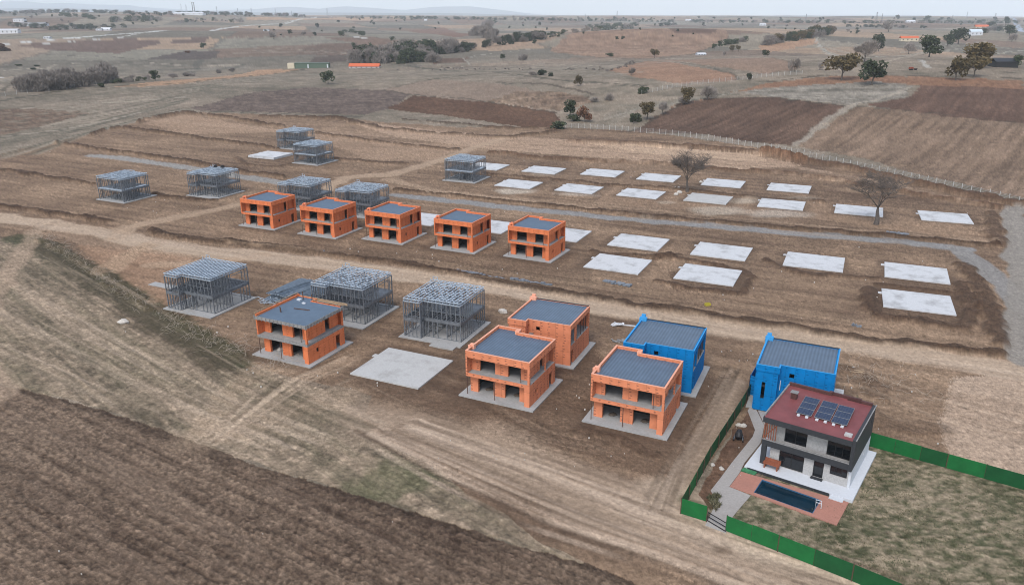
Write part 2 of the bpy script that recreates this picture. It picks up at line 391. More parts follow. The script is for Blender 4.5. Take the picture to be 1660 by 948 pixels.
# ------------------------------------------------------------------ ground: one sheet, finer towards the camera
NA, NR = 1560, 980
def build_ground():
    az = np.concatenate([np.linspace(-62, -43, 60)[:-1], np.linspace(-43, 43, NA-120), np.linspace(43, 62, 61)[1:]])
    azr = np.radians(az).astype(np.float64)
    ys = np.concatenate([np.linspace(1250, 60, NR-130), np.linspace(60, 24, 110)[1:], np.linspace(24, 14.5, 20)[1:]])
    ang = PITCH+np.arctan((ys-IMH/2)/F_PX)
    rr = CAM_H/np.tan(ang); rr = np.concatenate([[4.0], rr, [14000.0, 32000.0]])
    Rg, Ag = np.meshgrid(rr, azr, indexing='ij')
    X = (Rg*np.sin(Ag)).ravel(); Y = (Rg*np.cos(Ag)).ravel(); RR = Rg.ravel()
    n = X.size
    Z = base_height(X, Y)
    near = np.clip(1-RR/900, 0, 1)
    # warped coordinates give ragged borders
    wsc = np.minimum(0.6+RR*0.004, 12)
    wx = X+(fbm(X/6, Y/6, 31, 3)-0.5)*2.2*wsc; wy = Y+(fbm(X/6+50, Y/6, 37, 3)-0.5)*2.2*wsc
    jx = X+(RNG.random(n)-0.5)*wsc*0.8; jy = Y+(RNG.random(n)-0.5)*wsc*0.8
    big = fbm(X/45, Y/45, 1, 4); mid = fbm(X/9, Y/9, 3, 4); fine = fbm(X/1.3, Y/1.3, 7, 3)
    huge = fbm(X/260, Y/260, 12, 3)
    a = math.radians(YAW); S = X*math.cos(a)+Y*math.sin(a); T = -X*math.sin(a)+Y*math.cos(a)
    streak = fbm(S/28, T/1.7, 15, 4); streak2 = fbm(S/9, T/0.8, 19, 3)
    H = np.zeros(n)
    reg = np.zeros(n, np.int8)

    def pip(poly, x, y):
        poly = np.asarray(poly); m = np.zeros(n, bool)
        bx = (x >= poly[:,0].min()) & (x <= poly[:,0].max()) & (y >= poly[:,1].min()) & (y <= poly[:,1].max())
        idx = np.nonzero(bx)[0]
        if idx.size == 0: return m
        px, py = x[idx], y[idx]; ins = np.zeros(idx.size, bool)
        k = len(poly)
        for i in range(k):
            x1, y1 = poly[i]; x2, y2 = poly[(i+1) % k]
            if y1 == y2: continue
            c = ((y1 > py) != (y2 > py)) & (px < (x2-x1)*(py-y1)/(y2-y1)+x1)
            ins ^= c
        m[idx] = ins; return m
    def line(pts, wmax, x=None, y=None):
        """distance to a polyline, signed offset and length along it (only within wmax)"""
        x = wx if x is None else x; y = wy if y is None else y
        pts = np.asarray(pts); d = np.full(n, 1e6); t = np.zeros(n); s = np.zeros(n); acc = 0.0
        for i in range(len(pts)-1):
            p, q = pts[i], pts[i+1]; v = q-p; L = float(np.hypot(*v))
            if L < 1e-6: continue
            idx = np.nonzero((x > min(p[0],q[0])-wmax) & (x < max(p[0],q[0])+wmax) & (y > min(p[1],q[1])-wmax) & (y < max(p[1],q[1])+wmax))[0]
            if idx.size:
                u = np.clip(((x[idx]-p[0])*v[0]+(y[idx]-p[1])*v[1])/(L*L), 0, 1)
                ex = x[idx]-p[0]-u*v[0]; ey = y[idx]-p[1]-u*v[1]; dd = np.hypot(ex, ey)
                b = dd < d[idx]; j = idx[b]
                d[j] = dd[b]; s[j] = acc+u[b]*L; t[j] = (v[0]*ey[b]-v[1]*ex[b])/L
            acc += L
        return d, t, s
    C = np.zeros((n, 3))
    def blend(m, col):
        C[:] = C*(1-m[:,None])+np.asarray(col)*m[:,None]
    def mix(c0, c1, f): return np.asarray(c0)[None,:]*(1-f[:,None])+np.asarray(c1)[None,:]*f[:,None]

    # ---- open country: pasture, patchwork of fields towards the horizon
    C[:] = mix(gr(126,116,102), gr(160,144,128), np.clip((big*0.5+mid*0.5-0.3)*2.4, 0, 1))
    C *= (0.70+0.60*fbm(X/7.0, Y/3.0, 41, 5, 0.65))[:,None]
    cellx = np.floor((wx*0.94+wy*0.3)/190+0.35*vn(wx/300, wy/300, 61)); celly = np.floor((wy*0.94-wx*0.3)/(150+0.02*RR)+0.4*vn(wx/200, wy/260, 62))
    hsh = _hash(cellx, celly, 77)
    pal = np.array([gr(134,124,112), gr(160,140,122), gr(140,118,102), gr(150,138,122), gr(122,114,102), gr(170,146,124), gr(128,108,94), gr(142,134,120)])
    patch = pal[(hsh*7.99).astype(int)]
    fm = sst(700, 1000, RR)*0.85
    C[:] = C*(1-fm[:,None])+patch*fm[:,None]*(0.85+0.3*mid)[:,None]
    C *= (0.80+0.40*fbm(X/90, Y/26, 43, 5, 0.62))[:,None]
    edge = (np.abs(((wx*0.94+wy*0.3)/190+0.35*vn(wx/300, wy/300, 61)) % 1-0.5) > 0.475)
    blend((edge & (RR > 800) & (_hash(cellx, celly, 78) > 0.4)).astype(float)*0.5, gr(96,92,84))

    # ---- named fields beyond the site
    def field(px, c0, c1, fur=None, amp=0.3, rid=0, soft=False, sc=0.9, rough=0.35):
        poly = GL(px); m = pip(poly, wx if not soft else jx, wy if not soft else jy)
        i = np.nonzero(m)[0]
        if i.size == 0: return m
        v = fbm(X[i]/14, Y[i]/14, 91, 4)
        cc = np.asarray(c0)[None]*(1-v[:,None])+np.asarray(c1)[None]*v[:,None]
        if fur is not None:
            p, q = np.array(G(*fur[0])), np.array(G(*fur[1])); dv = (q-p)/np.hypot(*(q-p))
            tt = -X[i]*dv[1]+Y[i]*dv[0]; ss = X[i]*dv[0]+Y[i]*dv[1]
            w = fbm(ss/30, tt/sc, 95, 3)
            cc = cc*(1+amp*(w-0.5)*2.6)[:,None]
            H[i] += (w-0.5)*0.25
        cc = cc*(1-rough/2+rough*fbm(X[i]/(0.8+RR[i]*0.002), Y[i]/(0.8+RR[i]*0.002), 97, 3))[:,None]
        C[i] = cc
        if rid: reg[i] = rid
        return m
    field([(310,176),(400,152),(500,142),(620,146),(668,153),(625,178),(590,187),(440,182),(330,180)], gr(104,90,82), gr(128,112,102), ((620,178),(330,178)), 0.25, 0, rough=0.7)
    field([(625,177),(672,155),(760,162),(840,172),(905,183),(900,205),(860,208),(740,190)], gr(98,74,60), gr(122,96,78), ((640,178),(860,205)), 0.25, 5)
    field([(620,146),(700,129),(780,134),(850,142),(880,150),(790,165),(740,162),(668,153)], gr(138,120,106), gr(156,138,122), None)
    m = field([(790,165),(840,147),(900,150),(950,157),(965,165),(905,180),(850,173)], gr(108,90,78), gr(164,142,122), None, rough=1.2)
    H[m] += (fbm(X[m]/5, Y[m]/5, 99, 3)-0.5)*3.0
    field([(1020,213),(1070,185),(1110,165),(1150,160),(1250,157),(1370,172),(1290,237),(1230,232),(1130,217)], gr(98,78,66), gr(122,100,86), ((1130,215),(1260,160)), 0.35, 6, sc=1.6)
    field([(1290,237),(1385,173),(1500,182),(1660,200),(1800,205),(1800,350),(1660,322),(1500,285),(1390,255)], gr(126,106,90), gr(152,130,112), ((1400,255),(1500,182)), 0.3, 7, sc=1.6)
    field([(1400,170),(1475,158),(1490,138),(1660,145),(1800,150),(1800,210),(1660,200),(1540,190)], gr(104,82,70), gr(126,102,88), ((1520,190),(1560,140)), 0.25, 5, sc=2)
    field([(1200,150),(1240,142),(1430,132),(1475,140),(1470,158),(1380,171),(1250,157)], gr(128,119,107), gr(156,146,134), ((1240,152),(1470,142)), 0.3, sc=1.2)
    field([(1060,181),(1180,152),(1240,135),(1340,124),(1440,124),(1660,131),(1660,145),(1480,138),(1420,132),(1240,143),(1160,155)], gr(136,104,84), gr(158,126,104), ((1240,139),(1440,128)), 0.25)
    field([(890,84),(960,50),(1090,47),(1160,47),(1180,60),(1120,88),(1050,95),(960,92)], gr(138,112,94), gr(164,138,118), ((960,70),(1160,60)), 0.2, sc=5)
    field([(1085,47),(1165,47),(1160,54),(1095,54)], gr(110,88,74), gr(126,102,88))
    field([(985,115),(1050,99),(1120,108),(1190,120),(1200,131),(1100,136),(1030,125)], gr(146,116,97), gr(168,138,116))
    field([(1060,97),(1250,94),(1300,110),(1240,121),(1140,106)], gr(140,118,102), gr(158,134,116))
    field([(1230,75),(1320,62),(1330,70),(1240,86)], gr(164,132,108), gr(178,148,124))
    field([(180,141),(300,129),(420,114),(490,112),(420,123),(300,136),(230,141)], gr(158,128,104), gr(182,152,126))
    field([(235,96),(300,83),(360,84),(342,97)], gr(98,86,80), gr(110,98,90))
    field([(20,73),(210,62),(265,68),(190,87),(90,82)], gr(112,92,82), gr(130,110,98))
    field([(280,66),(340,60),(330,70),(270,71)], gr(110,92,82), gr(120,100,90))
    field([(480,88),(500,75),(560,70),(620,78),(560,92)], gr(110,90,78), gr(128,108,94))
    field([(500,104),(510,92),(600,88),(560,101)], gr(98,84,76), gr(112,98,88))
    field([(525,62),(600,60),(660,68),(610,76)], gr(120,98,84), gr(140,118,102))
    field([(660,50),(720,45),(775,57),(740,61)], gr(126,100,86), gr(144,118,102))
    field([(690,96),(760,93),(752,102),(700,104)], gr(110,90,78), gr(124,104,90))
    field([(-80,178),(60,176),(145,183),(100,196),(0,221),(-80,240)], gr(118,98,84), gr(138,118,102), ((0,218),(140,184)), 0.2)
    field([(400,28),(620,28),(600,33),(400,33)], gr(170,140,114), gr(184,154,126))
    field([(820,78),(870,58),(905,50),(935,52),(900,64),(830,80)], gr(150,130,112), gr(168,146,126))
    field([(760,80),(850,62),(880,66),(800,84)], gr(160,136,116), gr(174,150,128))
    # furrowed pasture left of the site
    lf = [(-120,240),(60,222),(140,216),(300,180),(330,178),(300,136),(180,141),(0,165),(-120,175)]
    mL = pip(GL(lf), wx, wy)
    p, q = np.array(G(0,225)), np.array(G(300,160)); dv = (q-p)/np.hypot(*(q-p)); tt = -X*dv[1]+Y*dv[0]; ss = X*dv[0]+Y*dv[1]
    C[mL] *= (0.72+0.55*fbm(ss[mL]/60, tt[mL]/2.4, 113, 3))[:,None]
    # field margins: dark hedge lines
    for pts, w, cc in [([(0,164),(120,145),(180,140),(300,135),(420,122),(500,112)], 2.0, (84,80,70)), ([(560,92),(700,112),(880,118),(1060,98)], 3.0, (100,96,84)),
                       ([(700,129),(800,118),(900,130),(1050,140),(1120,137)], 2.0, (92,86,74)), ([(1120,97),(1240,92),(1300,90)], 3, (86,84,74)),
                       ([(1240,133),(1340,122),(1660,128)], 1.6, (92,80,68)), ([(0,148),(60,120),(90,105),(160,100),(400,105)], 2.0, (106,98,86)),
                       ([(960,152),(880,136),(800,134)], 1.4, (92,80,70)), ([(1380,171),(1340,195),(1290,237)], 1.6, (168,156,142))]:
        d, t, s = line(GL(pts), w*3); blend((1-sst(w*0.5, w*1.3, d+ (mid-0.5)*w))*0.8, gr(*cc))
    for pts, w, cc in [([(0,73),(110,62),(250,52),(390,43),(470,37),(540,27)], 9, (200,196,190)), ([(60,72),(200,60),(390,44)], 4, (184,178,170)),
                       ([(1318,56),(1324,70),(1345,88),(1400,95),(1660,82)], 2.5, (172,164,152)), ([(1640,20),(1652,46),(1700,70)], 9, (170,176,186)),
                       ([(0,126),(30,125)], 3, (200,196,190)), ([(570,60),(600,63)], 8, (206,202,196)), ([(760,105),(752,95),(790,88),(860,80)], 2.2, (160,150,138)),
                       ([(1492,98),(1504,110)], 2.5, (178,170,160))]:
        d, t, s = line(GL(pts), w*2); m = 1-sst(w*0.45, w*0.7, d); blend(m, gr(*cc))

    # ---- the building site: stripped earth
    site = GL([(-60,345),(-60,262),(0,250),(83,231),(150,216),(228,196),(299,181),(420,186),(552,190),(615,198),(740,206),(905,207),(1010,211),(1106,221),(1222,238),(1298,251),(1389,271),(1500,295),(1600,318),(1680,332),(1760,420),(1800,700),(1700,800),(1400,705),(1230,640),(1110,800),(1150,848),(1480,948),(1500,980),(1000,980),(850,885),(560,795),(600,640),(405,596),(300,540),(200,470),(110,405),(60,385),(-60,385)])
    ms = pip(site, wx, wy)
    g = np.clip((big*0.35+mid*0.35+streak*0.5-0.35)*2.0, 0, 1)
    Cs = mix(gr(116,96,81), gr(164,139,117), g)
    Cs *= (0.87+0.26*streak2)[:,None]; Cs *= (0.89+0.22*fine)[:,None]
    C[ms] = Cs[ms]; H[ms] += ((mid-0.5)*0.25+(streak2-0.5)*0.10+(fine-0.5)*0.10)[ms]*near[ms]
    # lighter scraped terraces
    for px, cc, k in [([(230,200),(300,186),(430,208),(600,228),(760,236),(700,262),(600,258),(470,214),(300,218)], (172,146,124), 0.75),
                   ([(560,196),(740,214),(900,225),(1060,236),(1230,252),(1300,268),(1200,276),(1000,258),(800,243),(640,222)], (182,156,134), 0.8),
                   ([(900,225),(1230,250),(1240,262),(1060,250)], (196,170,146), 0.7),
                   ([(1000,300),(1340,330),(1600,372),(1600,392),(1300,352),(960,330)], (166,140,118), 0.6),
                   ([(20,352),(150,368),(250,392),(350,405),(300,430),(190,424),(90,380)], (178,152,130), 0.5),
                   ([(120,395),(330,420),(420,470),(280,500),(200,460)], (170,138,114), 0.55),
                   ([(1545,612),(1700,600),(1800,800),(1680,786),(1535,733),(1522,690)], (186,163,143), 0.9)]:
        m = pip(GL(px), jx, jy).astype(float)*k*np.clip(0.35+1.3*streak, 0, 1); blend(m, gr(*cc))
    for px, cc, k in [([(640,610),(760,560),(830,610),(960,560),(1000,620),(1180,610),(1110,790),(960,740),(740,690),(560,620)], (108,88,74), 0.55),
                   ([(400,600),(560,610),(760,690),(940,720),(1060,800),(900,760),(640,700),(480,650)], (118,98,82), 0.45),
                   ([(1380,500),(1440,455),(1570,470),(1560,530),(1450,520)], (104,84,70), 0.6),
                   ([(1085,440),(1210,445),(1200,480),(1090,470)], (106,86,72), 0.6), ([(560,390),(960,410),(960,470),(600,425)], (110,92,78), 0.4)]:
        m = pip(GL(px), jx, jy).astype(float)*k; blend(m*np.clip(0.4+1.2*mid, 0, 1), gr(*cc))

    # ---- left meadow and its tracks
    mea = pip(GL([(-200,385),(60,385),(110,405),(200,470),(300,540),(405,596),(560,640),(600,700),(700,760),(860,870),(1040,960),(700,840),(560,795),(420,755),(330,722),(220,680),(100,645),(0,624),(-200,590)]), wx, wy)
    p, q = np.array(G(0,440)), np.array(G(330,690)); dv = (q-p)/np.hypot(*(q-p)); tt = -X*dv[1]+Y*dv[0]; ss = X*dv[0]+Y*dv[1]
    w = fbm(ss/60, tt/2.2, 121, 4); w2 = fbm(ss/10, tt/0.6, 123, 3)
    Cm = mix(gr(112,101,86), gr(170,150,130), np.clip((w*0.55+w2*0.35+fbm(X/1.1, Y/1.1, 129, 3)*0.5+big*0.3-0.5)*1.7, 0, 1))*(0.72+0.56*fine)[:,None]*(0.75+0.5*fbm(X/0.4, Y/0.4, 127, 2))[:,None]
    C[mea] = Cm[mea]; H[mea] += ((w2-0.5)*0.22+(fine-0.5)*0.15)[mea]
    green = np.clip((fbm(ss/30, tt/3.2, 133, 3)-0.56)*5, 0, 1)*mea
    blend(green*0.26*np.clip(fine*1.6, 0, 1), gr(88,90,66))
    d, t, s = line(GL([(30,386),(60,398),(140,440),(220,490),(300,540),(380,585)]), 8); blend((1-sst(2.0, 4.6, d+(fine-0.5)*3))*0.8, gr(80,80,60))
    d, t, s = line(GL([(85,395),(140,425),(210,472),(300,535),(390,580)]), 9); blend((1-sst(1.0, 3.6, np.abs(t+3.5)+(d-np.abs(t))+(fine-0.5)*3))*0.5, gr(98,84,72))
    d, t, s = line(GL([(595,795),(625,770),(660,775)]), 8); blend((1-sst(1.5, 4.5, d+(fine-0.5)*4))*0.45, gr(104,106,78))
    d, t, s = line(GL([(330,700),(370,640),(410,605),(470,590)]), 6); blend((1-sst(1.0, 3.2, d+(fine-0.5)*2))*0.6, gr(176,154,132))
    # ---- big ploughed field in front
    plo = pip(GL([(-300,560),(0,624),(100,645),(220,680),(330,722),(420,755),(560,795),(700,838),(850,885),(960,915),(1030,944),(1120,990),(1200,1120),(-300,1120)]), X+(fine-0.5)*0.9, Y+(fbm(X/1.3+9, Y/1.3, 8, 3)-0.5)*0.9)
    p, q = np.array(G(0,660)), np.array(G(560,940)); dv = (q-p)/np.hypot(*(q-p)); tt = -X*dv[1]+Y*dv[0]; ss = X*dv[0]+Y*dv[1]
    w = fbm(ss/70, tt/0.9, 141, 3); w2 = fbm(ss/9, tt/0.4, 143, 3); clod = fbm(X/0.34, Y/0.34, 147, 2)
    Cp = mix(gr(91,75,64), gr(145,125,108), np.clip((w*0.45+w2*0.35+big*0.5+fbm(X/0.9, Y/0.9, 149, 3)*0.4-0.5)*1.4, 0, 1))*(0.55+0.9*clod)[:,None]
    C[plo] = Cp[plo]; reg[plo] = 1; H[plo] = ((w2-0.5)*0.22+(clod-0.5)*0.20-0.10)[plo]
    for pts, wd in [([(0,668),(60,690),(170,745),(300,800),(420,900)], 1.0), ([(150,740),(240,800),(330,850)], 0.8), ([(430,790),(560,850),(700,920)], 0.9), ([(440,800),(470,770),(480,755)], 1.6), ([(60,780),(150,850),(260,948)], 0.9)]:
        d, t, s = line(GL(pts), 4); blend((1-sst(0.3, wd, d+(clod-0.5)*1.2))*0.22*plo, gr(150,130,114))
    d, t, s = line(GL([(-300,560),(0,624),(100,645),(220,680),(330,722),(420,755),(560,795),(700,838),(850,885),(960,915),(1030,944)]), 3); blend((1-sst(0.3, 1.8, d))*0.5*plo, gr(70,58,50))

    # ---- tracks and roads
    def track(pts, wd, cc, k=0.9, rid=0, ruts=True, edge=0.35, hh=0.0):
        d, t, s = line(GL(pts), wd*1.8)
        i = np.nonzero(d < wd*1.8)[0]; d = d[i]; t = t[i]; s = s[i]
        m = 1-sst(wd*(1-edge), wd*(1+edge*0.5), d+(mid[i]-0.5)*wd*(0.30 if rid == 3 else 0.12 if rid == 2 else 0.5))
        v = fbm(t/0.6, s/26, 161, 3)
        col = np.asarray(gr(*cc))[None]*((0.86+0.28*v) if rid != 2 else (0.92+0.16*v))[:,None]
        mm = (m*k)[:,None]; C[i] = C[i]*(1-mm)+col*mm*(0.9+0.2*fine[i])[:,None]
        H[i] = H[i]*(1-m)+(hh+(v-0.5)*(0.10 if rid != 2 else 0.03))*m
        if rid: reg[i[m > 0.5]] = rid
    track([(-80,345),(0,352),(76,362),(152,374),(228,391),(329,407),(420,415),(560,432),(700,452),(830,472),(960,496),(1100,519),(1200,537),(1400,562),(1560,588),(1660,604),(1800,625)], 3.7, (188,166,145), 0.95, rid=3)
    track([(190,384),(202,369),(240,360),(278,354),(330,344),(385,331)], 2.6, (176,152,130), rid=3)
    track([(250,394),(215,410),(190,428),(170,440)], 3.0, (178,152,128), 0.6)
    track([(420,415),(330,425),(250,430)], 2.2, (186,160,136), 0.6)
    track([(828,220),(795,232),(761,241),(720,258),(690,266),(634,283),(560,288),(540,300),(520,310)], 3.0, (180,156,134), rid=3)
    track([(634,290),(690,306),(760,316),(960,338)], 2.4, (174,150,128), 0.7)
    track([(500,262),(560,262),(620,252),(690,240)], 2.0, (172,146,124), 0.5)
    track([(1190,620),(1160,690),(1120,740),(1098,790),(1090,830),(1130,868),(1200,900),(1400,960)], 1.9, (164,144,126), 0.8, rid=3)
    track([(600,680),(760,730),(900,780),(1050,840),(1180,895),(1330,960)], 5.6, (172,151,132), 0.8, rid=3, edge=0.6)
    track([(1075,800),(1180,868),(1300,915),(1480,975)], 3.8, (186,165,145), 0.8, rid=3, edge=0.5)
    track([(800,700),(950,790),(1120,880),(1240,950)], 4.0, (176,154,134), 0.6, edge=0.6)
    track([(330,710),(400,690),(480,660),(560,640)], 3.5, (170,148,127), 0.5, edge=0.6)
    track([(0,640),(-60,560),(0,470),(40,400),(60,372),(90,362)], 2.2, (172,150,130), 0.7)
    # gravel roads
    track([(150,252),(210,258),(316,274),(393,287),(450,296)], 2.9, (160,154,148), 0.95, rid=2, edge=0.2, hh=0.03)
    track([(640,317),(680,321),(760,329),(860,340),(960,350),(1060,359),(1160,367),(1260,376),(1400,387),(1500,396),(1562,404)], 2.5, (152,148,145), 0.95, rid=2, edge=0.2, hh=0.03)
    track([(1545,402),(1568,414),(1596,440),(1640,478),(1650,500)], 2.6, (150,144,139), 0.95, rid=2, edge=0.2, hh=0.03)
    track([(1645,338),(1648,380),(1650,420),(1652,470),(1653,520),(1655,560),(1656,584)], 2.9, (156,147,138), 0.95, rid=2, edge=0.2, hh=0.03)
    # ---- spoil banks and terrace edges: dark fresh earth, really raised
    def bank(pts, wd, hgt, k=0.85, cc=(96,77,64)):
        d, t, s = line(GL(pts), wd*3)
        i = np.nonzero(d < wd*3)[0]; d = d[i]; x = X[i]; y = Y[i]
        e = d+(fbm(x/2.2, y/2.2, 171, 3)-0.5)*wd*1.0
        m = 1-sst(wd*0.40, wd*0.95, e)
        H[i] = H[i]+m*hgt*0.75*(0.6+0.8*fbm(x/3.0, y/3.0, 175, 3))
        v = fbm(x/0.7, y/0.7, 177, 3)
        col = np.asarray(gr(*cc))[None]*(0.6+0.8*v)[:,None]
        mm = (m*k)[:,None]; C[i] = C[i]*(1-mm)+col*mm
        j = i[m > 0.5]; reg[j[reg[j] == 3]] = 0
    bank([(245,374),(300,387),(420,398),(540,413),(650,429),(760,450),(900,474),(1000,490),(1100,505),(1200,521),(1300,537),(1400,550),(1500,562),(1606,574)], 2.0, 1.0, 0.9, (88,70,57))
    bank([(640,308),(700,314),(760,321),(860,331),(960,342),(1060,351),(1160,361),(1260,368),(1380,378),(1490,388),(1612,398)], 1.3, 0.9, 0.9, (84,66,54))
    bank([(791,282),(912,293),(968,299),(1078,305),(1171,314),(1224,321),(1329,327)], 1.4, 0.8)
    bank([(796,248),(877,257),(960,261),(1065,265),(1184,276),(1276,281),(1380,296),(1500,318),(1620,336)], 2.2, 1.3, cc=(112,88,72))
    bank([(930,230),(1039,235),(1144,240),(1237,249),(1310,262),(1380,273),(1480,296),(1600,324),(1660,334)], 3.0, 1.8, cc=(108,85,70))
    bank([(1235,250),(1262,254),(1290,262)], 4.0, 2.0, cc=(130,100,80))
    bank([(147,218),(190,207),(240,212),(320,224),(420,236),(455,243)], 1.9, 1.3, 0.85, (84,66,54))
    bank([(228,196),(299,182),(370,191),(420,200),(458,206)], 2.0, 1.5, 0.85, (84,66,54))
    bank([(515,216),(602,229),(690,240),(740,243)], 1.8, 1.2, 0.85, (84,66,54))
    bank([(423,189),(552,192),(615,208),(690,216),(820,224),(905,214)], 2.4, 1.4, 0.85, (84,66,54))
    bank([(653,195),(740,201),(820,208),(900,210)], 2.0, 1.2, 0.85, (84,66,54))
    bank([(0,276),(60,285),(152,299)], 1.5, 1.0, 0.85, (84,66,54))
    bank([(246,315),(300,324),(354,324)], 1.5, 0.8, 0.85, (84,66,54))
    bank([(-40,328),(0,335),(89,347),(177,360)], 1.6, 1.1, 0.85, (84,66,54))
    bank([(83,231),(140,239),(202,248),(270,257),(342,268),(395,279),(461,288)], 1.8, 1.3, 0.85, (84,66,54))
    bank([(548,258),(602,264),(655,266)], 2.0, 0.8)
    bank([(380,255),(400,266),(450,271),(475,262)], 1.2, 0.5, 0.6)
    bank([(1560,430),(1590,470),(1612,520),(1618,560)], 2.2, 0.9)
    bank([(1608,345),(1612,380),(1616,395)], 2.6, 0.8, 0.6)
    bank([(1405,470),(1412,512),(1480,520),(1560,535),(1578,500),(1562,462)], 2.2, 0.9)
    bank([(1420,462),(1560,478)], 1.3, 0.6)
    bank([(1060,420),(1100,415)], 1.5, 0.5); bank([(960,410),(1070,416),(1200,438),(1220,452),(1206,478),(1120,470),(1075,458)], 1.5, 0.6)
    bank([(1240,420),(1300,446),(1380,450),(1420,452)], 1.5, 0.6)
    bank([(890,295),(905,320)], 0.8, 0.2, 0.3); bank([(640,385),(690,400)], 1.0, 0.2, 0.3)
    bank([(960,680),(935,700),(1000,712),(1060,735)], 1.2, 0.25, 0.5)
    bank([(1330,600),(1400,600),(1420,640)], 2.0, 0.3, 0.5)
    bank([(1380,650),(1440,690),(1530,700)], 2.5, 0.35, 0.4)
    bank([(1500,760),(1590,745)], 1.5, 0.1, 0.0)
    bank([(60,388),(110,410),(190,462),(250,500)], 1.6, 0.5, 0.35, cc=(110,92,76))
    # puddle-grey and pale spoil marks
    for (px, py, rx, k, cc) in [(835,310,7,0.7,(200,186,170)),(935,315,6,0.7,(196,180,164)),(880,282,5,0.5,(190,176,160)),(1210,326,5,0.7,(190,174,156)),(1160,341,8,0.6,(190,176,160)),(1265,346,8,0.6,(190,176,162)),(1300,322,6,0.4,(180,166,150)),(1040,355,4,0.3,(170,160,148)),(1175,890,1.6,0.8,(112,92,76)),(1455,268,4,0.4,(176,150,126)),(1080,328,3,0.5,(186,170,152)),(1390,308,6,0.4,(180,154,130))]:
        q = G(px, py); d = np.hypot((X-q[0])*1.0, (Y-q[1])*1.5)
        blend((1-sst(rx*0.4, rx*1.2, d+(mid-0.5)*rx*1.4))*k, gr(*cc))

    # ---- finished plot: lawn, path edges
    lawn = pip(GL([(1180,845),(1215,795),(1390,640),(1412,716),(1660,792),(1850,848),(1950,1100),(1620,1036),(1460,970),(1380,938),(1260,890)]), X, Y)
    lg = fbm(X/0.8, Y/0.45, 181, 3); lp = fbm(X/5, Y/5, 183, 3)
    Cl = mix(gr(96,95,73), gr(162,146,125), np.clip((lg*1.25+(0.5-lp)*0.55-0.27)*1.6, 0, 1))
    C[lawn] = Cl[lawn]; reg[lawn] = 4; H[lawn] = ((lg-0.5)*0.12)[lawn]
    d, t, s = line(GL([(1178,862),(1260,894),(1380,942),(1470,976)]), 3); blend((1-sst(0.3, 1.6, d+(fine-0.5)))*0.6*lawn, gr(150,130,110))
    plot = pip(GL([(1128,800),(1215,650),(1225,625),(1240,660),(1225,720),(1170,800),(1150,830)]), wx, wy)
    C[plot] = (mix(gr(100,78,66), gr(136,110,92), mid)*(0.8+0.4*fine)[:,None])[plot]
    d, t, s = line(GL([(1108,812),(1145,836),(1160,815)]), 2.5); blend((1-sst(0.2, 1.5, d+(fine-0.5)))*0.6, gr(92,88,66))

    # ---- tyre lines: families of thin curves
    def family(A, B, n_, wd, k, cl, cd_, seed, m_=None):
        rf = random.Random(seed); A = GL(A); B = GL(B)
        k = k*0.72; wd0 = wd
        for q in range(int(n_*1.6)):
            f = rf.random(); pts = A*(1-f)+B*f+np.array([rf.uniform(-.8,.8), rf.uniform(-.8,.8)])
            for off in ((0.0, 1.7) if rf.random() < 0.5 else (0.0,)):
                wd = wd0*rf.uniform(.7, 2.2)
                d, t, s_ = line(pts+np.array([off*0.5, off]), max(1.2, wd*1.2), X, Y)
                i = np.nonzero(d < max(1.2, wd*1.2))[0]
                if i.size == 0: continue
                m = (1-sst(wd*0.3, wd, d[i]))*k*np.clip(fbm(s_[i]/9, s_[i]*0+q, seed, 2)*2.2-0.5, 0, 1)
                if m_ is not None: m = m*m_[i]
                c = gr(*(cl if rf.random() < 0.6 else cd_)); C[i] = C[i]*(1-m[:,None])+c[None]*m[:,None]; H[i] -= m*0.07
    npl = 1.0-plo
    family([(690,690),(880,750),(1090,825),(1210,872),(1500,960)], [(560,700),(690,775),(850,850),(1000,900),(1160,965)], 17, .42, .6, (200,178,158), (112,94,80), 31, npl)
    family([(70,398),(230,490),(420,600),(620,690)], [(-40,560),(80,610),(260,690),(420,740)], 15, .38, .5, (186,166,146), (104,94,78), 32, npl)
    family([(320,712),(380,650),(430,602),(520,570)], [(360,722),(450,680),(520,640),(600,600)], 7, .4, .6, (196,174,152), (120,102,86), 33, npl)
    family([(-40,346),(150,372),(420,413),(830,470),(1200,534),(1660,602)], [(-40,362),(150,380),(420,422),(830,478),(1200,544),(1660,616)], 7, .35, .32, (210,188,168), (146,126,108), 34)
    family([(250,385),(560,420),(960,478),(1400,545)], [(420,400),(700,425),(1000,465),(1400,520)], 7, .35, .5, (164,140,118), (92,76,64), 35)
    family([(960,345),(1200,370),(1500,398),(1600,404)], [(960,330),(1200,352),(1500,380),(1620,392)], 7, .4, .5, (176,152,130), (100,84,70), 36)
    family([(960,262),(1200,275),(1400,300),(1600,335)], [(820,232),(1050,240),(1240,258),(1400,285)], 8, .6, .5, (190,164,142), (110,90,74), 37)
    family([(230,205),(420,215),(600,235),(750,250)], [(240,190),(420,206),(600,214),(760,225)], 8, .6, .45, (186,160,138), (112,92,76), 38)
    family([(1200,600),(1160,690),(1110,770),(1090,830)], [(1175,600),(1120,690),(1070,770),(1040,820)], 7, .35, .5, (180,160,142), (104,88,74), 39)
    family([(640,560),(760,600),(900,700),(1000,720)], [(560,610),(700,680),(860,720),(940,740)], 6, .35, .4, (160,138,118), (96,80,68), 40)
    family([(1380,560),(1500,600),(1660,640)], [(1400,640),(1520,690),(1660,740)], 7, .4, .3, (200,178,156), (140,118,100), 41)
    family([(0,232),(90,222),(170,200),(300,165)], [(-60,190),(60,178),(200,160),(330,140)], 22, 1.0, .6, (158,146,130), (92,88,76), 42)
    family([(60,250),(150,214),(230,192),(310,178)], [(-40,262),(70,232),(180,205),(290,176)], 12, .8, .6, (160,148,132), (90,86,74), 43)
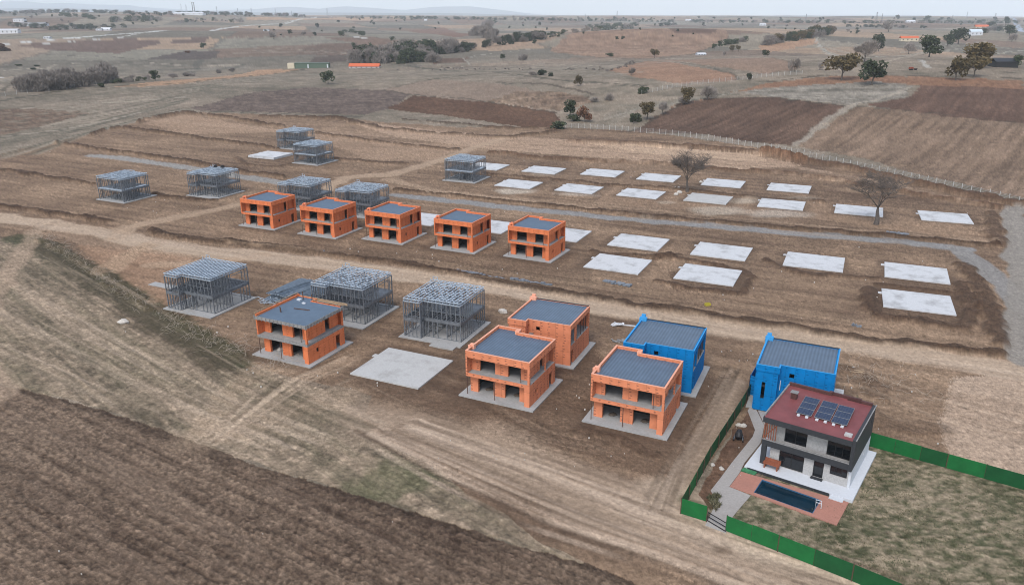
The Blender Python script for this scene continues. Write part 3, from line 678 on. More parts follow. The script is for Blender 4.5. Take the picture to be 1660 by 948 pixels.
    family([(320,150),(480,132),(640,124),(760,122)], [(300,138),(430,122),(600,114),(720,112)], 12, 1.0, .5, (150,140,124), (92,90,76), 44)
    family([(0,104),(120,96),(260,104),(400,106)], [(0,136),(120,124),(260,118),(400,110)], 14, 1.6, .6, (164,152,138), (92,90,82), 45)
    family([(380,70),(520,80),(660,84),(780,72)], [(380,98),(500,86),(620,94),(740,80)], 12, 1.8, .5, (166,154,138), (100,94,84), 46)
    family([(1330,62),(1400,72),(1480,75),(1600,66)], [(1330,84),(1400,93),(1500,88),(1640,80)], 14, 1.4, .6, (170,160,146), (96,92,82), 47)
    family([(1210,147),(1290,142),(1380,140),(1470,142)], [(1260,157),(1330,163),(1400,160),(1465,156)], 12, .9, .6, (182,170,156), (104,98,88), 48)
    family([(960,170),(1040,168),(1110,160),(1200,146)], [(990,205),(1030,180),(1090,170),(1180,155)], 14, .8, .55, (160,150,136), (96,92,80), 49)
    family([(820,100),(900,100),(1000,96),(1100,96)], [(800,126),(900,120),(980,124),(1040,118)], 16, 1.2, .6, (158,148,134), (88,84,74), 50)
    family([(900,80),(980,70),(1080,64),(1170,60)], [(930,94),(1000,90),(1060,88),(1150,78)], 12, 1.8, .45, (174,150,128), (116,94,78), 51)
    for pts in [[(0,196),(70,186),(140,186)],[(330,181),(440,184),(590,190)],[(668,153),(760,161),(905,184)],[(820,122),(960,136),(1050,142)],[(1020,213),(1110,165),(1180,152),(1370,172)],
                [(1390,172),(1500,182),(1660,200)],[(1240,73),(1320,61)],[(1300,90),(1400,97),(1500,87),(1660,80)],[(500,74),(620,60),(760,67)],[(400,64),(560,55),(690,58)],[(930,51),(1090,47),(1240,51)],
                [(0,62),(200,47)],[(420,34),(620,34)],[(830,39),(1000,37),(1240,41),(1500,41)],[(0,86),(180,92),(300,108)],[(640,112),(800,108),(980,106),(1120,97)],[(960,93),(1050,96),(1120,89),(1180,60)],
                [(1440,124),(1560,116),(1660,118)],[(1240,121),(1300,110),(1250,94)],[(1480,46),(1560,52),(1660,56)],[(985,115),(1050,100),(1190,121),(1200,131)],[(700,129),(620,146),(668,153)]]:
        P = GL(pts); dm = float(np.hypot(P[:,0], P[:,1]).mean()); wl = 0.5+dm*0.0016
        d, t, s = line(P, wl*4); blend((1-sst(wl*0.4, wl*1.3, d))*0.62*np.clip(fbm(X/14, Y/14, 221, 2)*2.4-0.35, 0, 1), gr(84,78,68))
    for pts in [[(0,180),(60,174),(150,169),(300,158)],[(0,223),(80,213),(150,201),(230,182)],[(60,120),(90,105),(150,101)],[(230,101),(300,107),(420,105)],[(620,119),(760,107),(880,101),(1000,98)],
                [(1060,94),(1130,96),(1240,94)],[(1240,44),(1400,48),(1560,45)],[(1375,171),(1430,160),(1475,142)],[(560,66),(680,64),(760,70)],[(0,116),(60,110),(100,120)],[(900,104),(1000,108),(1090,100)],[(1440,100),(1560,90),(1660,86)]]:
        P = GL(pts); dm = float(np.hypot(P[:,0], P[:,1]).mean()); wl = 0.6+dm*0.0014
        d, t, s = line(P, wl*4); blend((1-sst(wl*0.4, wl*1.3, d))*0.6, gr(182,168,152))
    # ---- soil grain: clods, straw and stones
    g1 = fbm((S+2.0*mid*6)/0.6, (T+1.5*big*20)/0.36, 201, 2); g2 = vn(X/0.30, Y/0.24, 203); g3 = vn(S/0.8+7, T/0.34, 205); g4 = vn(X/0.55, Y/0.5, 207)
    ka = 1-0.55*sst(180, 520, RR); ka = ka*np.where(reg == 2, 0.45, np.where(reg == 3, 0.40, np.where(reg == 1, 1.0, 0.85)))*(0.55+0.9*mid)
    C *= (1+ka*(RNG.random(n)-0.5)*0.34)[:,None]
    C *= ((1+ka*(0.46*g1-0.23))*(1+ka*(0.32*g2-0.16)))[:,None]
    C *= (1+ka*(0.24*(g3 > 0.88)-0.26*(g4 > 0.87)))[:,None]

    # ---- level under every pad, darker trampled soil close round it
    for (px, py, yw, hx, hy) in PADS:
        idx = np.nonzero((np.abs(X-px) < 16) & (np.abs(Y-py) < 16))[0]
        if idx.size == 0: continue
        aa = math.radians(yw); lx = (X[idx]-px)*math.cos(aa)+(Y[idx]-py)*math.sin(aa); ly = -(X[idx]-px)*math.sin(aa)+(Y[idx]-py)*math.cos(aa)
        d = np.hypot(np.maximum(np.abs(lx)-hx, 0), np.maximum(np.abs(ly)-hy, 0))
        k = 1-sst(0.2, 2.0, d); H[idx] = H[idx]*(1-k)-0.03*k
        if RR[idx].min() < 400:
            m = (1-sst(0.3, 2.6, d+(mid[idx]-0.5)*2.5))*0.5*(reg[idx] != 4)
            C[idx] = C[idx]*(1-m[:,None])+np.asarray(gr(104,86,73))[None]*m[:,None]*(0.8+0.4*fine[idx])[:,None]
    pool = pip(POOL_W, X, Y); H[pool] = -1.3
    piv = gr(142,122,106); C[:] = piv*(np.maximum(C, 0.004)/piv)**1.20*np.array([1.0,0.982,0.94])
    C[:] = np.clip(C, 0.004, 0.8)
    Z = Z+H*np.clip(1-(RR-500)/500, 0, 1)
    # faces and regions
    nr, na = Rg.shape
    i0 = (np.arange(nr-1)[:,None]*na+np.arange(na-1)[None,:]).ravel()
    quads = np.stack([i0, i0+1, i0+na+1, i0+na], 1)[:, ::-1]
    fr = reg[quads[:,0]]
    names = {0:'ground', 1:'ploughed_field', 2:'gravel_road', 3:'dirt_track', 4:'lawn', 5:'ploughed_field', 6:'ploughed_field', 7:'ploughed_field'}
    V = np.stack([X, Y, Z], 1).astype(np.float32); C4 = np.concatenate([C, np.ones((n,1))], 1).astype(np.float32)
    for r, nm in names.items():
        q = quads[fr == r]
        if q.size == 0: continue
        used = np.zeros(n, bool); used[q.ravel()] = True
        mp = np.full(n, -1, np.int64); mp[used] = np.arange(used.sum())
        q = mp[q]
        me = bpy.data.meshes.new(nm); nv = int(used.sum()); nf = len(q)
        me.vertices.add(nv); me.vertices.foreach_set('co', V[used].ravel())
        me.loops.add(nf*4); me.loops.foreach_set('vertex_index', q.ravel().astype(np.int32))
        me.polygons.add(nf); me.polygons.foreach_set('loop_start', np.arange(0, nf*4, 4, dtype=np.int32))
        me.polygons.foreach_set('use_smooth', np.ones(nf, bool))
        ca = me.color_attributes.new('soil', 'FLOAT_COLOR', 'POINT'); ca.data.foreach_set('color', C4[used].ravel())
        me.update(); me.validate()
        me.materials.append(M_GROUND)
        o = bpy.data.objects.new(nm, me); COL.objects.link(o); o['kind'] = 'structure'
    return

m, t, b = nt('soil and grass')
_N = t.nodes.new; _L = t.links.new
at = _N('ShaderNodeAttribute'); at.attribute_name = 'soil'
ge = _N('ShaderNodeNewGeometry')
n1 = _N('ShaderNodeTexNoise'); n1.inputs['Scale'].default_value = 1.6; n1.inputs['Detail'].default_value = 7; n1.inputs['Roughness'].default_value = 0.7; _L(ge.outputs['Position'], n1.inputs['Vector'])
mr = _N('ShaderNodeMapRange'); _L(n1.outputs['Fac'], mr.inputs[0]); mr.inputs[1].default_value = 0.3; mr.inputs[2].default_value = 0.7; mr.inputs[3].default_value = 0.74; mr.inputs[4].default_value = 1.26
mx = _N('ShaderNodeMix'); mx.data_type = 'RGBA'; mx.blend_type = 'MULTIPLY'; mx.inputs[0].default_value = 1; _L(at.outputs['Color'], mx.inputs[6]); _L(mr.outputs[0], mx.inputs[7])
_L(mx.outputs[2], b.inputs['Base Color']); b.inputs['Roughness'].default_value = 0.97; b.inputs['Specular IOR Level'].default_value = 0.1
bp = _N('ShaderNodeBump'); bp.inputs['Strength'].default_value = 0.6; bp.inputs['Distance'].default_value = 0.12
_L(n1.outputs['Fac'], bp.inputs['Height']); _L(bp.outputs['Normal'], b.inputs['Normal'])
M_GROUND = m

POOL_W = GL([(1235.4,778),(1330.3,811.4),(1317.3,833),(1222,798.7)])
build_ground()

M_SOIL = mat('heaped soil', (0.14,0.11,0.085), 0.95, var=.3)
def rock(r, seed):
    r_ = np.random.default_rng(seed); mb = MB(); seg = 7
    for k, (z, q) in enumerate(((-.25,.8),(.25,1),(.6,.75),(.8,.3))):
        for i in range(seg): a = 6.283*i/seg; t_ = q*r*r_.uniform(.8,1.2); mb.v.append((t_*math.cos(a), t_*math.sin(a)*.8, z*r*r_.uniform(.9,1.1)))
    for k in range(3):
        for i in range(seg): mb.f.append((k*seg+i,k*seg+(i+1)%seg,(k+1)*seg+(i+1)%seg,(k+1)*seg+i))
    mb.f.append(tuple(3*seg+i for i in range(seg))); mb.m = [0]*len(mb.f); return mb

# ------------------------------------------------------------------ bare slabs
def make_slab(x, y, yaw, label, var):
    o = MB()
    o.box(-6.0, 6.0, -5.3, 5.3, -0.6, 0.16)
    o.box(-6.7, -6.0, 2.0+var*0.5, 2.9+var*0.5, -0.6, 0.10)
    s = o.build('concrete_slab', M_SLAB if var >= 0 else M_SLAB2)
    tag(s, label, 'slab', 'bare concrete slabs'); place(s, x, y, 0.02, yaw)
    return s
for i, (x, y, yw, lab) in enumerate(SLABS):
    s = make_slab(x, y, yw, lab, (i % 4)-1.2 if i != 23 else -1)
    if 'greyish' in lab or 'bare light grey' in lab: s.data.materials[0] = M_SLAB3
    else: s.data.materials[0] = M_SLAB
    if 'raised' in lab: s.location.z = 0.55
    if i == 6 or i == 7 or i == 8: s.scale = (1.0, 0.98, 1)

# ------------------------------------------------------------------ block houses
def foundation(root, h=0.14):
    MB().box(-0.85, W+0.85, -0.75, D+1.1, -0.6, h).build('foundation_slab', M_SLAB2, root)
def roof_poly(t2):
    if t2: return [(0.2,-E_+0.15),(3.0,-E_+0.15),(3.0,0.15),(W-0.15,0.15),(W-0.15,D-0.2),(0.2,D-0.2)]
    return [(0.2,0.2),(W-0.2,0.2),(W-0.2,D-0.2),(3.7,D-0.2),(3.7,D+E_-0.2),(0.2,D+E_-0.2)]
def make_front_house(label, style, wall, capm, group):
    root = thing('block_house', label, 'house', 0, 0, 0.0, 0, group)
    foundation(root); g = 0.14
    # ground floor
    MB().wall_x(0.12, 8.95, 1.15, 1.55, g, 3.0, [(1.35,3.85,g,2.62),(5.6,7.9,g,2.62)]).build('front_wall', wall, root)
    MB().wall_y(W-0.28, W, 0.36, D, g, 3.02, [(2.0,2.75,1.35,2.1),(6.9,8.1,g,2.3)]).build('side_wall', wall, root)
    b = MB().box(0.0, 0.25, 1.55, D+E_, g, 3.0).box(0.0, 0.25, 0.0, D+E_, 3.46, HH)
    b.build('side_wall', wall, root)
    b = MB().box(3.9, W-0.28, D-0.25, D, g, 6.6).box(0.25, 3.65, D+E_-0.25, D+E_, g, HH-0.3).box(3.65, 3.9, D-0.25, D+E_, g, HH-0.3)
    b.build('back_wall', wall, root)
    MB().box(W-0.8, W, 0.0, 0.36, g, 3.0).build('corner_post', wall, root)
    # floor plate and its fascia
    MB().box(0.05, W-0.02, 0.18, D-0.26, 3.06, 3.42).build('floor_slab', M_FLOOR, root)
    fas = MB().box(0, W-0.2, 0, 0.18, 3.0, 3.46).box(W-0.2, W+0.004, 0, D, 3.02, 3.40)
    fas.build('floor_fascia', wall if style != 's' else M_GREYW, root)
    # upper floor
    MB().wall_x(0.25, 9.0, 1.45, 1.8, 3.42, 6.2, [(1.5,3.95,3.42,5.95),(6.0,7.95,3.42,5.95)]).build('front_wall', wall, root)
    MB().wall_y(W-1.15, W-0.9, 1.8, D-0.26, 3.42, 6.2, [(5.6,6.8,3.42,5.7)]).build('side_wall', wall, root)
    MB().box(W-0.9, W-0.02, D-0.25, D, 3.41, 6.0).build('back_wall', wall, root)
    MB().box(W-0.32, W, 0.0, 0.3, 3.46, 5.9).build('corner_post', wall, root)
    if style != 's': MB().box(W-0.26, W-0.06, 5.6, 5.85, 3.41, 5.9).build('corner_post', wall, root)
    # partitions, linings and ceilings in near-black: room shade put into their colour
    MB().box(0.26, W-0.3, 4.6, 4.8, g, 3.05).box(4.6, 4.8, 1.6, 4.6, g, 3.05).box(0.26, 0.32, 1.6, 4.6, g, 3.05).box(W-0.36, W-0.3, 1.6, 1.95, g, 3.05).box(W-0.36, W-0.3, 2.8, 4.6, g, 3.05).box(0.33, W-0.37, 1.62, 4.58, 3.0, 3.055).build('shade_partition', M_DARK, root)
    MB().box(0.26, W-1.16, 4.6, 4.8, 3.43, 6.2).box(4.7, 4.9, 1.85, 4.6, 3.43, 6.2).box(0.26, 0.32, 1.85, 4.6, 3.43, 6.1).box(W-1.22, W-1.16, 1.85, 4.6, 3.43, 6.1).box(0.33, W-1.23, 1.85, 4.58, 6.11, 6.19).build('shade_partition', M_DARK, root)
    zt = HH if style != 's' else 6.35
    rp = roof_poly(False)
    if style != 's':
        MB().box(0.25, W-0.2, 0.0, 0.2, 5.9, zt).box(W-0.2, W, 0.0, D, 5.9, zt).box(3.9, W-0.2, D-0.2, D, 6.6, zt).box(3.7, 3.9, D-0.2, D+E_, HH-0.3, zt).box(0.25, 3.7, D+E_-0.2, D+E_, HH-0.3, zt).build('parapet', wall, root)
        MB().prism(rp, 6.2, 6.52).build('roof', M_ROOF if style == 'a' else M_ROOF2, root)
        c = 0.05
        cp = MB()
        for (x0,x1,y0,y1) in ((-.02,W+.02,-.02,.22),(W-.22,W+.02,.22,D+.02),(3.7,W-.22,D-.22,D+.02),(3.68,3.92,D+.02,D+E_+.02),(-.02,3.68,D+E_-.22,D+E_+.02),(-.02,.27,.22,D+E_-.22)): cp.box(x0,x1,y0,y1,zt,zt+c)
        cp.build('parapet_cap', capm, root)
        MB().box(-0.15, 0.55, 1.6, 2.1, 6.5, 7.25).box(-0.3, 0.1, 1.35, 1.6, 6.6, 7.15).build('chimney_stub', capm, root)
        MB().box(3.45, 4.1, D-0.1, D+0.45, 6.5, 7.12).build('chimney_stub', capm, root)
    else:
        MB().prism([(-0.1,-0.1),(W+0.1,-0.1),(W+0.1,D+0.1),(3.8,D+0.1),(3.8,D+E_),(-0.1,D+E_)], 6.2, 6.52).build('roof', M_ROOF2, root)
        s = MB().box(-0.16,W+0.16,-0.16,-0.1,6.1,6.62).box(W+0.1,W+0.16,-0.1,D+0.1,6.1,6.62)
        for i in range(14):
            x = -0.1+i*(W+0.2)/13; s.box(x-0.04,x+0.04,-0.24,-0.165,6.0,6.75)
            y = i*D/13; s.box(W+0.165,W+0.24,y-0.04,y+0.04,6.0,6.75)
        s.build('shuttering', M_GREYW, root)
        s = MB()
        s.box(-0.16,W+0.1,D+E_+0.0,D+E_+0.06,6.3,6.7).box(-0.18,-0.1,-0.1,D+E_,6.3,6.7).bar((-.1,0,7.1),(-.1,D+E_,7.1),.1).bar((3.8,D+.2,6.72),(W,D+.2,6.72),.1)
        for i in range(7): s.bar((-.12,i*1.7,6.3),(-.12,i*1.7,7.1),.08)
        s.build('timber_edge', M_WOOD, root)
        for a_, b_, w_ in (((2.0,D,6.5),(2.0,D,8.0),.12),((3.6,D+.3,6.5),(3.6,D+.3,7.6),.12),((2.3,3.2,6.5),(2.3,3.2,7.4),.1),((2.6,3.0,6.5),(2.6,3.0,7.3),.1),((3.4,5.2,6.6),(6.2,5.6,6.6),.12)):
            MB().bar(a_, b_, w_).build('reinforcing_stub', M_PROP, root)
        s = MB().box(3.0,3.6,D-1.6,D-1.2,6.52,6.7).box(1.2,1.9,D-.7,D-.2,6.52,6.75)
        s.build('loose_board', M_WHITE, root)
    for (x, y, z0, z1) in ((0.15,0.12,g,3.0),(4.6,-0.06,g,3.0),(8.4,0.5,3.44,5.9)):
        MB().tube([(x,y,z0),(x,y,z1)], 0.055, 6).build('steel_prop', M_PROP, root)
    if style == 'a':
        for (a_, b_) in ((2.4,2.6),(6.9,2.7)):
            sh = rock(.55, 5); sh.v = [(p[0]+a_, p[1]*1.4+b_, max(p[2]*.5,-.1)+g) for p in sh.v]; sh.build('soil_heap', M_SOIL, root)
    return root
protos = {}
for (x, y, yw, st, lab) in H1:
    grp = 'orange houses in the row of five' if st == 'b' else 'orange houses at the front'
    if st not in protos:
        wl, cp = {'a':(M_OR1,M_CAP1),'b':(M_OR2,M_CAP2),'s':(M_OR2,M_CAP2)}[st]
        protos[st] = o = make_front_house(lab, st, wl, cp, grp)
    else: o = copy_tree(protos[st])
    tag(o, lab, 'house', grp); place(o, x, y, 0.02, yw)

def make_back_house(label, wall, capm, kind, group):
    root = thing('block_house' if kind == 'o' else 'blue_house', label, 'house', 0, 0, 0.0, 0, group)
    foundation(root); g = 0.14; S = 3.1
    ops = [(4.25,4.9,5.15,5.8),(3.25,4.15,g,2.35)]
    MB().wall_x(S-0.15, W, 0, 0.25, g, 6.78, [o for o in ops if o[0] > S] ).build('front_wall', wall, root)
    st = MB()
    st.wall_x(0.15, S-0.15, -E_+0.12, -E_+0.32, g, 6.0, [(0.95,1.42,1.9,4.4)] if kind == 't' else [(1.25,1.85,3.7,4.65)])
    st.box(S-0.35, S-0.15, -E_+0.32, 0, g, 6.0)
    st.build('stair_block', wall, root)
    MB().box(0, S, -E_, -E_+0.22, 6.0, HH).box(S-0.22, S, -E_+0.22, 0.0, 6.0, HH).build('parapet', wall, root)
    MB().wall_y(W-0.28, W, 0.25, D, g, 3.35, [(0.55,1.5,g,2.45)]).build('side_wall', wall, root)
    MB().box(0.0, 0.25, -E_+0.33, D, g, 6.0).box(0.0, 0.25, -E_+0.22, D, 6.0, HH).build('side_wall', wall, root)
    MB().box(0.25, W-0.28, D-0.25, D, g, 6.78).build('back_wall', wall, root)
    MB().box(0.26, W-0.02, 0.26, D-0.26, 3.05, 3.37).build('floor_slab', M_FLOOR, root)
    MB().box(W-0.28, W, 0.25, D, 5.95, 6.78).build('parapet', wall, root)
    MB().wall_y(W-2.3, W-2.05, 0.26, D-0.26, 3.38, 6.2, [(3.0,4.2,3.38,5.8)]).build('side_wall', M_FLOOR if kind != 'o' else wall, root)
    MB().box(0.3, W-2.3, 4.0, 4.2, g, 3.05).box(0.3, W-2.3, 4.0, 4.2, 3.38, 6.2).build('shade_partition', M_DARK, root)  # partitions coloured near-black to stand in for room shade
    for (y0, y1) in ((2.35, 2.9), (D-0.3, D-0.02)): MB().box(W-0.26, W-0.02, y0, y1, 3.36, 5.96).build('corner_post', wall, root)
    for y in (5.2, 6.6, 7.7): MB().tube([(W-0.2,y,3.36),(W-0.2,y,5.96)], 0.06, 6).build('steel_prop', M_PROP, root)
    MB().prism([(0.25,-E_+0.22),(S-0.22,-E_+0.22),(S-0.22,0.25),(W-0.28,0.25),(W-0.28,D-0.25),(0.25,D-0.25)], 6.3, 6.74).build('roof', M_ROOF, root)
    cp = MB()
    for (x0,x1,y0,y1) in ((-.02,S+.02,-E_-.02,-E_+.16),(S-.16,S+.02,-E_+.16,.02),(S+.02,W+.02,-.02,.14),(W-.14,W+.02,.14,D+.02),(-.02,.2,-E_+.16,D+.02)): cp.box(x0,x1,y0,y1,(HH if x1 < 4 else 6.78),(HH if x1 < 4 else 6.78)+.05)
    cp.build('parapet_cap', capm, root)
    MB().box(0.2, W-0.14, D-0.2, D+.02, 6.78, 6.9).build('ridge_strip', M_CHAR, root)
    ch = MB().box(-0.2,0.9,D-1.0,D-0.3,6.4,7.25).box(-0.05,0.55,D-0.3,D+0.1,6.5,7.55)
    ch.build('chimney_stub', capm, root)
    if kind != 'o':
        MB().bar((S+0.15,-0.12,3.2),(S+0.15,-0.12,4.6),0.28,0.08).build('vent_panel', M_WHITE, root)
    else:
        MB().box(S+0.05,S+0.75,-0.06,-0.003,3.4,4.6).build('vent_panel', M_GREYW, root)
    return root
for (x, y, yw, k, lab) in H2:
    wl, cp = (M_OR1, M_CAP1) if k == 'o' else (M_BL, M_BLC)
    o = make_back_house(lab, wl, cp, k, 'houses seen from behind'); place(o, x, y, 0.02, yw)

# ------------------------------------------------------------------ steel frame houses
def make_steel(label, t2, roof, group):
    root = thing('steel_frame_house', label, 'steel frame', 0, 0, 0.0, 0, group)
    MB().box(-0.85, W+0.85, (-E_ if t2 else 0)-0.7, D+(0.9 if t2 else E_+0.5), -0.6, 0.14).build('foundation_slab', M_SLAB2, root)
    g = 0.14; e0 = -E_ if t2 else 0.0
    rnd = random.Random(3 if t2 else 5)
    def studs(a, b, z0, z1, step=0.55, skip=(), brace=True, m=M_STEEL):
        mb = MB(); a = Vector(a); b = Vector(b); L = (b-a).length; d = (b-a)/L; n = max(2, int(L/step))
        for i in range(n+1):
            s = L*i/n
            if any(p < s < q for p, q in skip): continue
            p = a+d*s; mb.bar((p.x,p.y,z0),(p.x,p.y,z1),0.115)
        for z in (z0+0.05, z1-0.05): mb.bar((a.x,a.y,z),(b.x,b.y,z),0.08)
        zm = (z0+z1)/2; s0 = 0.0
        for p, q in list(skip)+[(L, L)]:
            if p > s0+0.3: mb.bar(tuple(a+d*s0+Vector((0,0,zm))), tuple(a+d*p+Vector((0,0,zm))), 0.055)
            s0 = q
        for p, q in skip: mb.bar(tuple(a+d*p+Vector((0,0,z1-0.55))), tuple(a+d*q+Vector((0,0,z1-0.55))), 0.09)
        if brace:
            k = max(1, int(L/3.2))
            for i in range(k):
                s = L*i/k; e = L*(i+0.55)/k
                if any(p-0.5 < s < q+0.5 or p-0.5 < e < q+0.5 for p, q in skip): continue
                mb.bar(tuple(a+d*s+Vector((0,0,z0))), tuple(a+d*e+Vector((0,0,z1))), 0.055)
        return mb.build('stud_wall', m, root)
    Z = [(g, 3.0), (3.45, 6.35)]
    for fl, (z0, z1) in enumerate(Z):
        up = fl == 1
        if t2:
            studs((3.1,0,0),(W,0,0),z0,z1,0.8,[(2.6,3.5)] if not up else []); studs((0,e0,0),(3.1,e0,0),z0,z1,0.62)
            studs((3.1,e0,0),(3.1,2.5,0),z0,z1,0.45)
        else:
            studs((0,0.9 if up else 1.0,0),(W,0.9 if up else 1.0,0),z0,z1,0.5,[(1.4,3.6),(5.8,7.6)])
        studs((W,0.05,0),(W,D,0),z0,z1,0.7,[(5.2,6.6)] if not up else [(5.0,7.8)])
        studs((0,e0,0),(0,D,0),z0,z1,0.55,[(4.0,5.6)] if not up else [])
        studs((0,D,0),(W,D,0),z0,z1,0.75,[(1.8,3.6),(6.0,7.8)])
        if not t2: studs((0,D+E_,0),(3.6,D+E_,0),z0,z1,0.6)
        studs((0.3,4.4,0),(W-0.3,4.4,0),z0,z1,0.75,[(2.0,3.0),(6.2,7.2)]); studs((4.4,0.6 if t2 else 1.6,0),(4.4,8.8,0),z0,z1,0.8,[(1.6,2.6)])
        if roof != 'j': studs((7.0,1.0,0),(7.0,8.8,0),z0,z1,0.8,[(4,5)]); studs((0.3,6.8,0),(6.8,6.8,0),z0,z1,0.8)
    for (x, y) in ((0,e0),(W,0),(W,D),(0,D)): MB().box(x-.08,x+.08,y-.08,y+.08,g,6.4).build('corner_post', M_STEEL, root)
    if t2: MB().box(3.02,3.18,e0-.08,e0+.16,g,6.4).build('corner_post', M_STEEL, root)
    # first floor frame
    fl = MB(); 
    for (a, b) in (((0,0,3.22),(W,0,3.22)),((W,0,3.22),(W,D,3.22)),((W,D,3.22),(0,D,3.22)),((0,D,3.22),(0,0,3.22))): fl.bar(a, b, 0.16, 0.36)
    if t2:
        for (a, b) in (((0,e0,3.22),(3.1,e0,3.22)),((3.1,e0,3.22),(3.1,0,3.22)),((0,e0,3.22),(0,0,3.22))): fl.bar(a, b, 0.14, 0.34)
    for i in range(1, 19): fl.bar((i*W/19, 0.05, 3.22), (i*W/19, D-0.05, 3.22), 0.09, 0.28)
    fl.build('floor_frame', M_STEEL, root)
    if roof != 'j': MB().box(0.1,W-0.1,1.5 if not t2 else 3.0,D-0.15,3.40,3.44).build('floor_deck', M_DECK, root)
    if not t2: MB().box(-0.1,W+0.1,-0.05,1.4,3.40,3.44).box(W-1.2,W+0.1,1.41,D,3.445,3.46).build('balcony_deck', M_STEELB, root)
    # roof frame
    r = MB(); zb, zt = 6.42, 6.85
    yb = D if t2 else D
    for (a, b) in (((0,0,zt),(W,0,zt)),((W,0,zt),(W,D,zt)),((W,D,zt),(0,D,zt)),((0,D,zt),(0,e0,zt)),((0,0,zb),(W,0,zb)),((W,0,zb),(W,D,zb)),((W,D,zb),(0,D,zb)),((0,D,zb),(0,e0,zb))): r.bar(a, b, 0.09, 0.12)
    if t2:
        for z in (zb, zt): r.bar((0,e0,z),(3.1,e0,z),0.09,0.12).bar((3.1,e0,z),(3.1,0,z),0.09,0.12)
    else:
        for z in (zb, zt): r.bar((0,D+E_,z),(3.6,D+E_,z),0.09,0.12).bar((3.6,D+E_,z),(3.6,D,z),0.09,0.12).bar((0,D+E_,z),(0,D,z),0.09,0.12)
    n = 15
    for i in range(0, n+1):
        x = i*W/n; y0 = e0 if x < 3.1 else 0.0
        w_ = 0.13 if roof != 'j' else 0.24
        r.bar((x,y0,zt),(x,D,zt),w_,0.07); r.bar((x,y0,zb),(x,D,zb),0.07)
        k = 12
        for j in range(k):
            ya = y0+(D-y0)*j/k; ybb = y0+(D-y0)*(j+1)/k
            if j % 2: r.bar((x,ya,zt),(x,ybb,zb),0.05)
            else: r.bar((x,ya,zb),(x,ybb,zt),0.05)
    m = 12 if roof == 'l' else (11 if roof == 'r' else 5)
    for j in range(m+1):
        y = D*j/m
        x = 0.0
        while x < W-0.3:
            if roof == 'j' or rnd.random() < 0.6:
                r.bar((x,y,zt+0.05),(x+W/n*(1 if roof != 'j' else 1),y+(rnd.random()-0.5)*(0.5 if roof == 'l' else 0.1),zt+0.05),0.16 if roof != 'j' else 0.05,0.06)
            x += W/n
    r.build('roof_frame', M_STEELB, root)
    if t2: MB().bar((0.02,D,6.8),(0.02,D,7.5),.1).bar((0.9,D,6.8),(0.9,D,7.4),.08).bar((0.02,D,7.45),(1.0,D,7.35),.07).bar((0,D-.9,6.8),(0,D-.9,7.35),.08).build('roof_upstand', M_STEELB, root)
    return root
sp = {}
for (x, y, yw, rt, lab) in STEEL:
    if rt not in sp: sp[rt] = o = make_steel(lab, rt != 'r', rt, 'steel frame houses')
    else: o = copy_tree(sp[rt])
    tag(o, lab, 'steel frame', 'steel frame houses'); place(o, x, y, 0.02, yw)
    if 'two dark spots' in lab:
        for (lx, ly) in ((2.2,D-1.2),(4.6,D-0.8)):
            q = loc2w(x, y, yw, lx, ly)
            k = MB().box(-.45,.45,-.45,.45,0,.35).box(-.3,.3,-.3,.3,.35,.7).build('roof_pallet', M_BLACK)
            tag(k, 'dark bundle on the steel roof, %s' % ('left one' if lx < 3 else 'right one'), 'bundle', 'bundles on the steel roof'); place(k, q[0], q[1], 6.96)

# stacked light steel sections beside the front frames
def steel_stack():
    A = np.array(G(425,492)); B = np.array(G(470,500)); Cc = np.array(G(520,450))
    yaw = math.radians(YAW); u = np.array([math.cos(yaw), math.sin(yaw)]); v = np.array([-math.sin(yaw), math.cos(yaw)])
    o0 = np.array(G(462,496))
    k = 0
    proto = None
    rnd = random.Random(11)
    kinds = []
    for kk in range(3):
        mb = MB(); L = 9.0
        for i in range(7):
            x = i*0.27
            mb.box(x, x+0.17, -L/2+rnd.uniform(-.3,.3), L/2+rnd.uniform(-.5,.5), 0.0, 0.05).box(x, x+0.02, -L/2, L/2, 0.05, 0.14).box(x+0.15, x+0.17, -L/2, L/2, 0.05, 0.14)
        kinds.append((mb, kk))
    meshes = []
    for row in range(7):
        for lay in range(3):
            if lay == 2 and row in (0, 6): continue
            px = row*1.75+rnd.uniform(-.25,.25); py = rnd.uniform(-.9,.9)
            p = o0+u*(px-5.4)+v*(py+5.2)
            mb, kk = kinds[(row+lay) % 3]
            if k < 3: s = mb.build('steel_section_bundle', M_STEELB if k != 1 else M_DECKL); meshes.append(s)
            else: s = meshes[k % 3].copy(); COL.objects.link(s)
            tag(s, 'bundle of long grey steel sections in the stack beside the front steel frames', 'steel bundle', 'bundles of steel sections in the stack')
            s.location = (p[0], p[1], 0.55+lay*0.62); s.rotation_euler = (rnd.uniform(-.05,.05), rnd.uniform(-.14,.14), yaw+rnd.uniform(-.14,.14)); k += 1
    mb = MB()
    for i in range(5):
        p = o0+u*(-3.9)+v*(1.6+i*2.0); q = o0+u*5.2+v*(1.6+i*2.0)
        mb.bar((p[0],p[1],0.16),(q[0],q[1],0.16),0.3)
    tag(mb.build('stack_bearers', M_WOOD), 'timber bearers under the stacked steel sections', 'bearers')
    mb = MB()
    for i in range(26):
        p = o0+u*rnd.uniform(-4.6,-1.5)+v*rnd.uniform(-1.2,1.4); a = rnd.uniform(0, 6.28); l = rnd.uniform(1.0, 3.2)
        mb.bar((p[0],p[1],0.1+rnd.random()*.4),(p[0]+l*math.cos(a),p[1]+l*math.sin(a),0.1+rnd.random()*.8),0.09)
    tag(mb.build('steel_offcuts', M_STEELB), 'tangle of loose steel offcuts in front of the stacked sections', 'scrap steel')
steel_stack()

